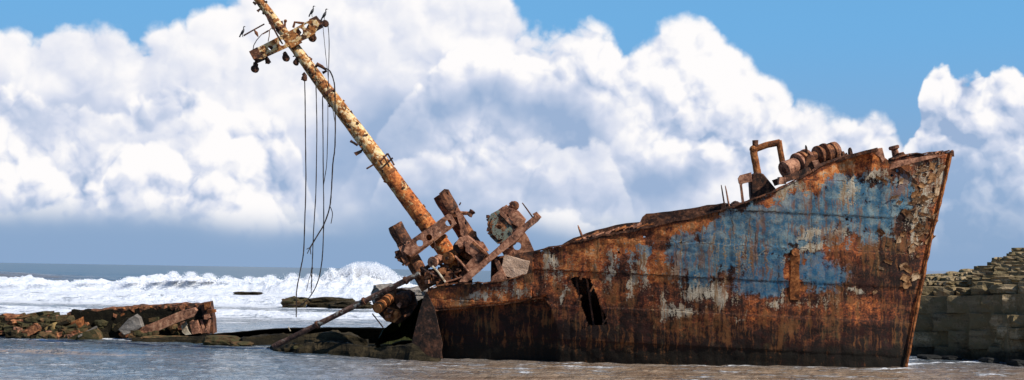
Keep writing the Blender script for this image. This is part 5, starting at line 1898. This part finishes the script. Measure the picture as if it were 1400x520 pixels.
bank([415, 435, 460, 485, 500], [458, 455, 455, 459, 464], [480, 480, 480, 480, 480], 62.3, 1.5, M_ALGAE, 'weedy_hump', bottom, 6, 0.16)
bank([512, 524, 537, 550, 562, 576, 600], [470, 452, 440, 430, 418, 408, 402], [476, 476, 476, 476, 476, 476, 476], 60.6, 2.0, stone_mat('green_weed', (0.012, 0.014, 0.008), (0.03, 0.035, 0.012), (0.075, 0.08, 0.025), scale=1.6), 'weedy_slope', bottom, 6, 0.22, 0.6)
bank([536, 548, 560, 575], [470.5, 467, 466, 466], [474, 474.5, 474, 474], 60.0, 1.2, M_MOSSY, 'sandy_hump', bottom, 5, 0.08, 0.4)
for k in range(12):
    x = random.uniform(385, 540)
    y = np.interp(x, [368, 455, 545], [476, 470, 475]) + random.uniform(-2, 5)
    q = P(x, y, 60.5)
    MB().rock(q, (random.uniform(.2, .5), .3, random.uniform(.1, .2)), k + 50, random.uniform(0, 3), 2).build('scrap_lump', random.choice([M_ALGAE, M_RUSTD, M_ALGAE, M_MOSSY]), bottom)

# ------------------------------------------------------------------ the other half of the hull at far left
p0 = PW(200, 464)
hull2 = empty('broken_hull_section', (p0.x, p0.y + 1.5, 0), 'low broken hull section lying hollow in the shallows at far left', 'wreckage')
YL = 70.5
topx = [-80, -40, 0, 30, 69, 100, 138, 170, 208, 240, 272, 281]
topy = [441, 437, 433.5, 431.5, 428.5, 425.5, 421.5, 418.5, 416, 414.5, 413.5, 416]
# curved shell: the wall stands at the back and rolls over towards the shore at its top
n = 90
X_ = np.linspace(96, 281, n)
vs, fs = [], []
for i, x in enumerate(X_):
    yt = np.interp(x, topx, topy) + 1.2 * mnoise.noise(Vector((x * 0.12, 0, 0)))
    top = P(x, yt, YL)
    lip = 0.55 * (0.8 + 0.5 * mnoise.noise(Vector((x * .05, 3, 0))))
    prof = [top + Vector((0, -lip, -0.22 - 0.10 * mnoise.noise(Vector((x * .3, 1, 0))))), top + Vector((0, -lip * .9, -0.06)), top, top + Vector((0, 0.35, -0.05)), top + Vector((0, 0.7, -0.35)),
            top + Vector((0, 1.0, -0.9)), Vector((top.x, YL + 1.25, -0.4))]
    inner = [p + Vector((0, 0.02 if k > 1 else 0.0, -0.07)) if k < 3 else p + Vector((0, -0.10, -0.03)) for k, p in enumerate(prof)]
    vs += prof + inner
m = 7
for i in range(n - 1):
    for k in range(m - 1):
        a = i * 14 + k
        fs.append([a, a + 1, a + 15, a + 14])
        c = a + 7
        fs.append([c, c + 14, c + 15, c + 1])
    fs.append([i * 14, i * 14 + 14, i * 14 + 21, i * 14 + 7])
b = MB().addm(vs, fs).crinkle(0.05, 1.5)
b.build('shell_plating', rust_mat('weedy_rust', dark=(0.030, 0.022, 0.014), mid=(0.12, 0.055, 0.026), light=(0.34, 0.12, 0.05)), hull2)
# floor of the hollow
b = MB()
b.bar(P(100, 462, 70.2), P(284, 459, 70.2), 0.5, 2.6, 30, 0.08, up=(0, 0, 1))
b.build('bottom_plating', M_ALGAE, hull2)
# frames (ribs) along the inner side
for k, x in enumerate(np.linspace(96, 268, 15)):
    yt = np.interp(x, topx, topy) + 3
    a, c = P(x, yt, YL - 0.50), P(x + random.uniform(-3, 2), 459, YL - 0.1)
    MB().tube(smooth_path([a, a.lerp(c, 0.5) + Vector((0, 0.25, 0.05)), c], 3), [0.07, .08, .06, .09, .07, .06, .05], 6, 0.2).build('rib', random.choice([M_RUST, M_MOSSY, M_RUST, M_RUSTO]), hull2)
for k in range(26):
    x = random.uniform(150, 262)
    y = np.interp(x, topx, topy) + random.uniform(1, 8)
    MB().plate([(x, y), (x + random.uniform(4, 9), y - 1), (x + random.uniform(2, 8), y + random.uniform(3, 8)), (x + 1, y + random.uniform(2, 7))], YL - random.uniform(.3, .65), 0.04,
               tilt=Matrix.Rotation(random.uniform(-.5, .5), 3, 'X')).crinkle(0.04).build('torn_plate', random.choice([M_RUSTD, M_RUST, M_RUST, M_RUSTO]), hull2)
for k in range(34):
    x = random.uniform(100, 250)
    q = P(x, random.uniform(440, 459), random.uniform(69.9, 70.3))
    MB().rock(q, (random.uniform(.25, .8), .4, random.uniform(.15, .4)), k + 400, random.uniform(0, 3), 3, 0.25, 0.5, random.uniform(-.6, .6)).build('weed_lump', random.choice([M_MOSSY, M_GREEN, M_RUST, M_ALGAE, M_MOSSY]), hull2)
# end frame
MB().plate([(277, 413.5), (289, 412), (291, 422), (293.5, 436), (293.5, 455), (283, 456), (280, 440)], 70.2, 0.7).crinkle(0.06, 1.5).build('end_frame', M_RUSTD, hull2)
MB().plate([(279, 414), (288, 413), (286, 421), (281, 424)], 69.7, 0.2).crinkle(0.04).build('torn_plate', M_RUSTO, hull2)
MB().plate([(284, 424), (294, 423), (295, 427), (285, 428)], 69.6, 0.25).crinkle(0.04).build('torn_plate', M_RUSTO, hull2)
MB().plate([(279, 431), (286, 429), (288, 434), (284, 437), (280, 436)], 69.5, 0.2).crinkle(0.04).build('bracket', M_RUSTP, hull2)
for (a_, c_) in (((275, 437), (280, 455)), ((287, 437), (284, 455)), ((280, 455), (284, 446)), ((251, 440), (256, 457)), ((263, 438), (268, 456)), ((270, 440), (277, 456)), ((248, 441), (252, 456))):
    MB().bar(P(*a_, 69.6), P(*c_, 69.6), 0.10, 0.12, 3, 0.15).build('strut', M_RUSTP, hull2)
# the big slanting plate
t = T('slanting_hull_plank', 220, 452, 69.2, 'long orange brown slab slanting up right across the hollow wreck', 'plank')
MB().plate([(186, 452), (196, 448), (222, 437), (246, 427), (266, 421.5), (269, 425), (264, 433), (240, 442), (215, 453), (205, 459), (184, 461)], 69.0, 0.22, bevel=0.02).crinkle(0.05, 1.6).build('slab', rust_mat('pale_rust_slab', dark=(0.12, 0.05, 0.03), mid=(0.34, 0.155, 0.085), light=(0.52, 0.29, 0.17)), t)  # lighter orange-brown rust, used for this slab alone
MB().bar(P(204, 438, 69.3), P(217, 436, 69.3), 0.18, 0.2, 2, 0.2).build('batten', M_MOSSY, t)
for k in range(9):
    q = P(180 + k * 4 + random.uniform(-2, 2), 457 + random.uniform(-3, 3), 68.8)
    MB().rock(q, (.35, .3, .22), 300 + k, k, 2).build('weed_lump', M_MOSSY, t)
for (pl, lab, m) in (([(249, 444), (254, 440), (258, 452), (262, 457), (254, 458), (250, 454)], 'narrow yellowish frame standing under the slanting slab', M_PATCH),
                     ([(260, 440), (270, 438), (274, 455), (264, 457)], 'square pinkish frame standing right of the narrow one in the hollow wreck', M_RUSTP)):
    tag(MB().plate(pl, 69.3, 0.25).crinkle(0.03).build('standing_frame', m), lab, 'frame')
tag(MB().plate([(165, 450), (178, 436), (186, 431), (191, 435), (195, 446), (186, 452), (172, 456)], 69.0, 0.5, bevel=0.03).crinkle(0.06, 2).build('concrete_slab', M_GREY), 'pale grey tilted concrete slab leaning in the hollow wreck', 'slab')
tag(MB().plate([(156, 446), (172, 435), (182, 434), (168, 450), (158, 454)], 69.8, 0.3).crinkle(0.05).build('dark_plate', M_ALGAE), 'dark flat plate behind the grey concrete slab', 'plate')
tag(MB().bar(P(106, 462, 68.2), P(132, 448, 68.6), 0.10, 0.5, 6, 0.15).build('pale_beam', M_GREY), 'pale narrow beam edge slanting on the weedy boulders', 'beam')
tag(MB().plate([(92, 464), (108, 458), (131, 449), (137, 456), (138, 464), (118, 466)], 68.5, 0.8).crinkle(0.10, 1.3).build('tilted_slab', M_MOSSY), 'tilted weedy slab under the pale beam edge', 'slab')
tag(MB().plate([(94, 452), (101, 441), (111, 435), (113, 446), (112, 455), (97, 460)], 69.2, 0.6).crinkle(0.08, 1.5).build('rusty_slab', M_RUSTO), 'orange rusty slab facing the sun left of the hollow wreck', 'slab')
tag(MB().plate([(63, 447), (75, 441), (77, 449), (66, 453)], 69.0, 0.5).crinkle(0.06, 1.5).build('yellow_block', stone_mat('yellow_lichen', (0.20, .12, .05), (.34, .23, .09), (.44, .33, .16))), 'small yellow ochre block among the weedy stones', 'block')

# weedy stones at far left
t = T('weedy_rubble', 50, 462, 69.5, 'heap of brown and green weed covered stones at the left edge', 'rubble')
rr_ = random.Random(5)
bank([-90, -40, 0, 40, 80, 115, 150], [444, 439, 436, 433.5, 432, 431, 433], [459, 458, 458, 459, 462, 463, 463], 69.7, 1.6, M_ALGAE, 'rubble_core', t, 6, 0.2, 1.2)
for row in range(8):
    x = -60
    while x < 122 - row * 5:
        yb = np.interp(x, [-60, 0, 40, 100], [455, 455, 457, 461]) - row * 3.8 + rr_.uniform(-1.5, 1.5)
        Y = 68.75 + row * 0.17 + rr_.uniform(-.2, .2)
        w = rr_.choice([rr_.uniform(6, 11), rr_.uniform(10, 24)])
        if yb > np.interp(x, topx, topy) + 0.5:
            q = P(x, yb, Y)
            m = rr_.choice([M_MOSSY, M_MOSSY, M_GREEN, M_RUST, M_RUSTP if rr_.random() < .5 else M_ALGAE, M_GREEN if row > 1 else M_ALGAE])
            MB().rock(q, (w * 1.25 * Y / F, 0.75, rr_.choice([rr_.uniform(.12, .22), rr_.uniform(.2, .42)])), rr_.randint(0, 999), rr_.uniform(-.6, .6), 3, 0.15, 0.82, rr_.choice([rr_.uniform(-.6, -.1), rr_.uniform(-.2, .3)])).build('stone', m, t)
        x += w * 0.72
for k in range(5):
    q = P(30 + k * 9, 462.5 + (k % 2), PW(45, 463).y + 0.2)
    MB().rock(q, (0.7, .5, .28), 70 + k, k, 3, 0.2).build('stone', M_ALGAE, t)
for (x, y, w, h, lab, m) in ((62, 459.5, 20, 9, 'small pointed weedy rock standing in the shallows at left', M_MOSSY), (303, 467, 42, 12, 'rounded brown weedy boulder at the end of the dark ledge', M_MOSSY),
                             (398, 477, 20, 7, 'small tan weedy lump under the foot of the boom', M_MOSSY), (228, 464, 60, 7, 'low brown weedy rock below the slanting slab', M_MOSSY),
                             (330, 471, 26, 6, 'flat weedy stone right of the rounded boulder', M_MOSSY)):
    Y = PW(x, y + h * .42).y + 0.4
    tag(MB().rock(P(x, y, Y), (w * Y / F * 1.05, 1.1, h * Y / F * 1.25), int(x), 0.2, 6, 0.15, 0.35).build('boulder', m), lab, 'boulder', 'weedy boulders in the shallows')
# rocks out in the surf
for (x, y, w, h, lab, m) in ((452, 412, 52, 7, 'long low dark rock ledge in the surf behind the cables', M_ALGAE), (480, 416, 44, 4.5, 'low dark rock right end of the ledge in the surf', M_ALGAE),
                             (338, 400.5, 30, 1.8, 'farthest dark rock awash in the white surf left of the cables', M_ALGAE), (366, 427, 14, 2.4, 'tiny dark rock awash nearest in the surf', M_ALGAE),
                             (403, 412, 26, 7, 'greenish tan rock in the surf behind the cable ends', M_MOSSY), (528, 399, 34, 13, 'grey rock behind the fallen boom near the stern', M_GREY),
                             (566, 402, 34, 12, 'grey rock behind the stern, beside the red drums', M_GREY)):
    Y = {452: 131.0, 480: 128.0, 338: 158.0, 366: 108.0, 403: 129.0}.get(x, 76.0)
    if x > 500:
        Y = 76
        q = P(x, y + 6, Y)
        s = (w * Y / F, 2.0, (h + 14) * Y / F)
    else:
        q = P(x, y + h * 0.45, Y)
        s = (w * Y / F * 1.1, 3.0, h * Y / F * 2.1)
    b = MB().rock(q, s, int(x * 3), 0.1, 8, 0.26, 0.4)
    tag(b.build('surf_rock', m), lab, 'rock', 'rocks out in the surf')

# ------------------------------------------------------------------ layered rock ledges at right
# silhouettes and ledges of the stepped cliff; each tier is cut into beds and blocks
rc = random.Random(31)
p0 = PW(1320, 492)
cliff = empty('layered_rock_cliff', (p0.x + 1, p0.y + 2, 0), 'dark stepped sandstone cliff of stacked blocks at right behind the bow', 'cliff')


WA = R(-32)                                   # the faces run away from the shore towards the left
WD = Vector((math.cos(WA), math.sin(WA), 0))
WN = Vector((-math.sin(WA), math.cos(WA), 0))  # into the rock


def tier(x0, x1, ytop, ybot, Y, rows, wmin, wmax, depth=1.6, jitY=0.12, mat=M_STONE, lean=0.0, boxy=0.86, rough=0.07, run=0.030, core=True, turn=0.14):
    """one bed of the cliff; Y is its distance at x0 and it comes nearer towards the right"""
    yof = (lambda x: Y - (x - x0) * run)
    if core:
        n = max(2, int((x1 - x0) / 30))
        b = MB()
        for i in range(n):
            xa, xb = x0 + 3 + (x1 - x0) * i / n, x0 + 3 + (x1 - x0) * (i + 1) / n
            ya = (ytop(xa) if callable(ytop) else ytop) + 1.5
            a_, c_ = P(xa, (ya + ybot) / 2, yof(xa)) + WN * 1.5, P(xb, (ya + ybot) / 2, yof(xb)) + WN * 1.5
            b.bar(a_, c_, (ybot - ya) * Y / F, 2.4, 1, 0.0, up=WN)
        b.build('rock_core', mat, cliff)
    for r in range(rows):
        x = x0 + rc.uniform(-6, 0)
        shift = rc.uniform(-jitY, jitY)
        while x < x1:
            w = rc.uniform(wmin, wmax)
            xm = x + w / 2
            k = yof(xm) / F
            yt = ytop(xm) if callable(ytop) else ytop
            h = (ybot - yt) / rows
            yb = ybot - r * h
            hh = h * rc.uniform(0.84, 1.06) * (1.0 if rows > 2 else rc.uniform(0.75, 1.25))
            q = P(xm, yb - h / 2, yof(xm) + lean * r)
            q += WN * (depth / 2 + shift + rc.uniform(-jitY, jitY))
            L = w * k / abs(math.cos(WA)) * 0.95
            MB().rock(q, (L, depth, hh * k * 1.05), rc.randint(0, 9999), WA + rc.choice([rc.uniform(-.10, .10), rc.uniform(0, turn)]), 4, rough, boxy, rc.uniform(-.05, .05)).build('rock', mat, cliff)
            x += w


# main wall, wide tall blocks with faint joints
tier(1250, 1520, lambda x: np.interp(x, [1250, 1330, 1400, 1520], [406, 405, 404, 402]), 500, 65.8, 4, 20, 60, 1.7, 0.05, lean=0.05, turn=0.06, rough=0.055)
# thin beds over it
tier(1254, 1345, 393, 406, 66.6, 1, 14, 34, 1.6, 0.15)
tier(1260, 1345, 384.5, 394, 67.8, 1, 8, 20, 1.6, 0.25, boxy=.75, rough=.12)
tier(1338, 1520, 387, 404, 63.9, 1, 26, 46, 1.7, 0.2)
tier(1330, 1520, 380, 389, 65.3, 1, 20, 40, 1.6, 0.15)
tier(1330, 1520, 371, 382, 66.0, 2, 16, 36, 1.8, 0.18)
tier(1338, 1520, 362.5, 372, 67.0, 1, 14, 30, 1.8, 0.2)
tier(1356, 1520, 357, 364, 68.0, 1, 14, 28, 1.8, 0.2)
tier(1362, 1520, 351, 358, 69.0, 1, 12, 24, 1.8, 0.2)
tier(1382, 1520, 345, 352, 70.0, 1, 10, 22, 1.8, 0.2)
tier(1390, 1520, 338.5, 346, 71.0, 1, 10, 20, 1.8, 0.2)
tier(1424, 1520, 332, 339, 72.0, 1, 10, 20, 1.8, 0.2)
# low ledges behind, seen between bow and cliff
tier(1262, 1350, 378.5, 386, 76, 1, 7, 16, 2.0, 0.5, boxy=.6, rough=.16)
tier(1294, 1346, 372.5, 380, 80, 1, 6, 13, 2.0, 0.5, boxy=.55, rough=.18)
tier(1312, 1346, 368, 374, 82, 1, 6, 12, 2.0, 0.5, boxy=.55, rough=.18)
tier(1254, 1290, 374.5, 381, 92, 1, 7, 14, 2.4, 0.6, boxy=.5, rough=.18)
# sunlit buttress in front at the right edge
WA = R(12)
WN = Vector((-math.sin(WA), math.cos(WA), 0))
tier(1388, 1500, 430, 500, 61.2, 4, 12, 26, 1.3, 0.12, rough=.1, run=0.0)
tier(1376, 1394, 444, 498, 61.8, 4, 9, 16, 1.0, 0.15, rough=.12, run=0.0, core=False)
tier(1392, 1500, 408, 430, 61.9, 2, 12, 24, 1.1, 0.15, rough=.1, run=0.0)
for (x, y, w, h) in ((1366, 490, 26, 12), (1352, 493, 18, 8), (1392, 497, 22, 9), (1270, 489, 26, 7), (1300, 490, 22, 6)):
    Y = PW(x, y + h * .4).y + .3
    MB().rock(P(x, y, Y), (w * Y / F, .8, h * Y / F), int(x), 0.3, 4, 0.15, 0.5).build('rock', stone_mat('wet_dark_stone', (0.012, 0.012, 0.012), (0.03, 0.03, 0.028), (0.07, 0.065, 0.055)), cliff)
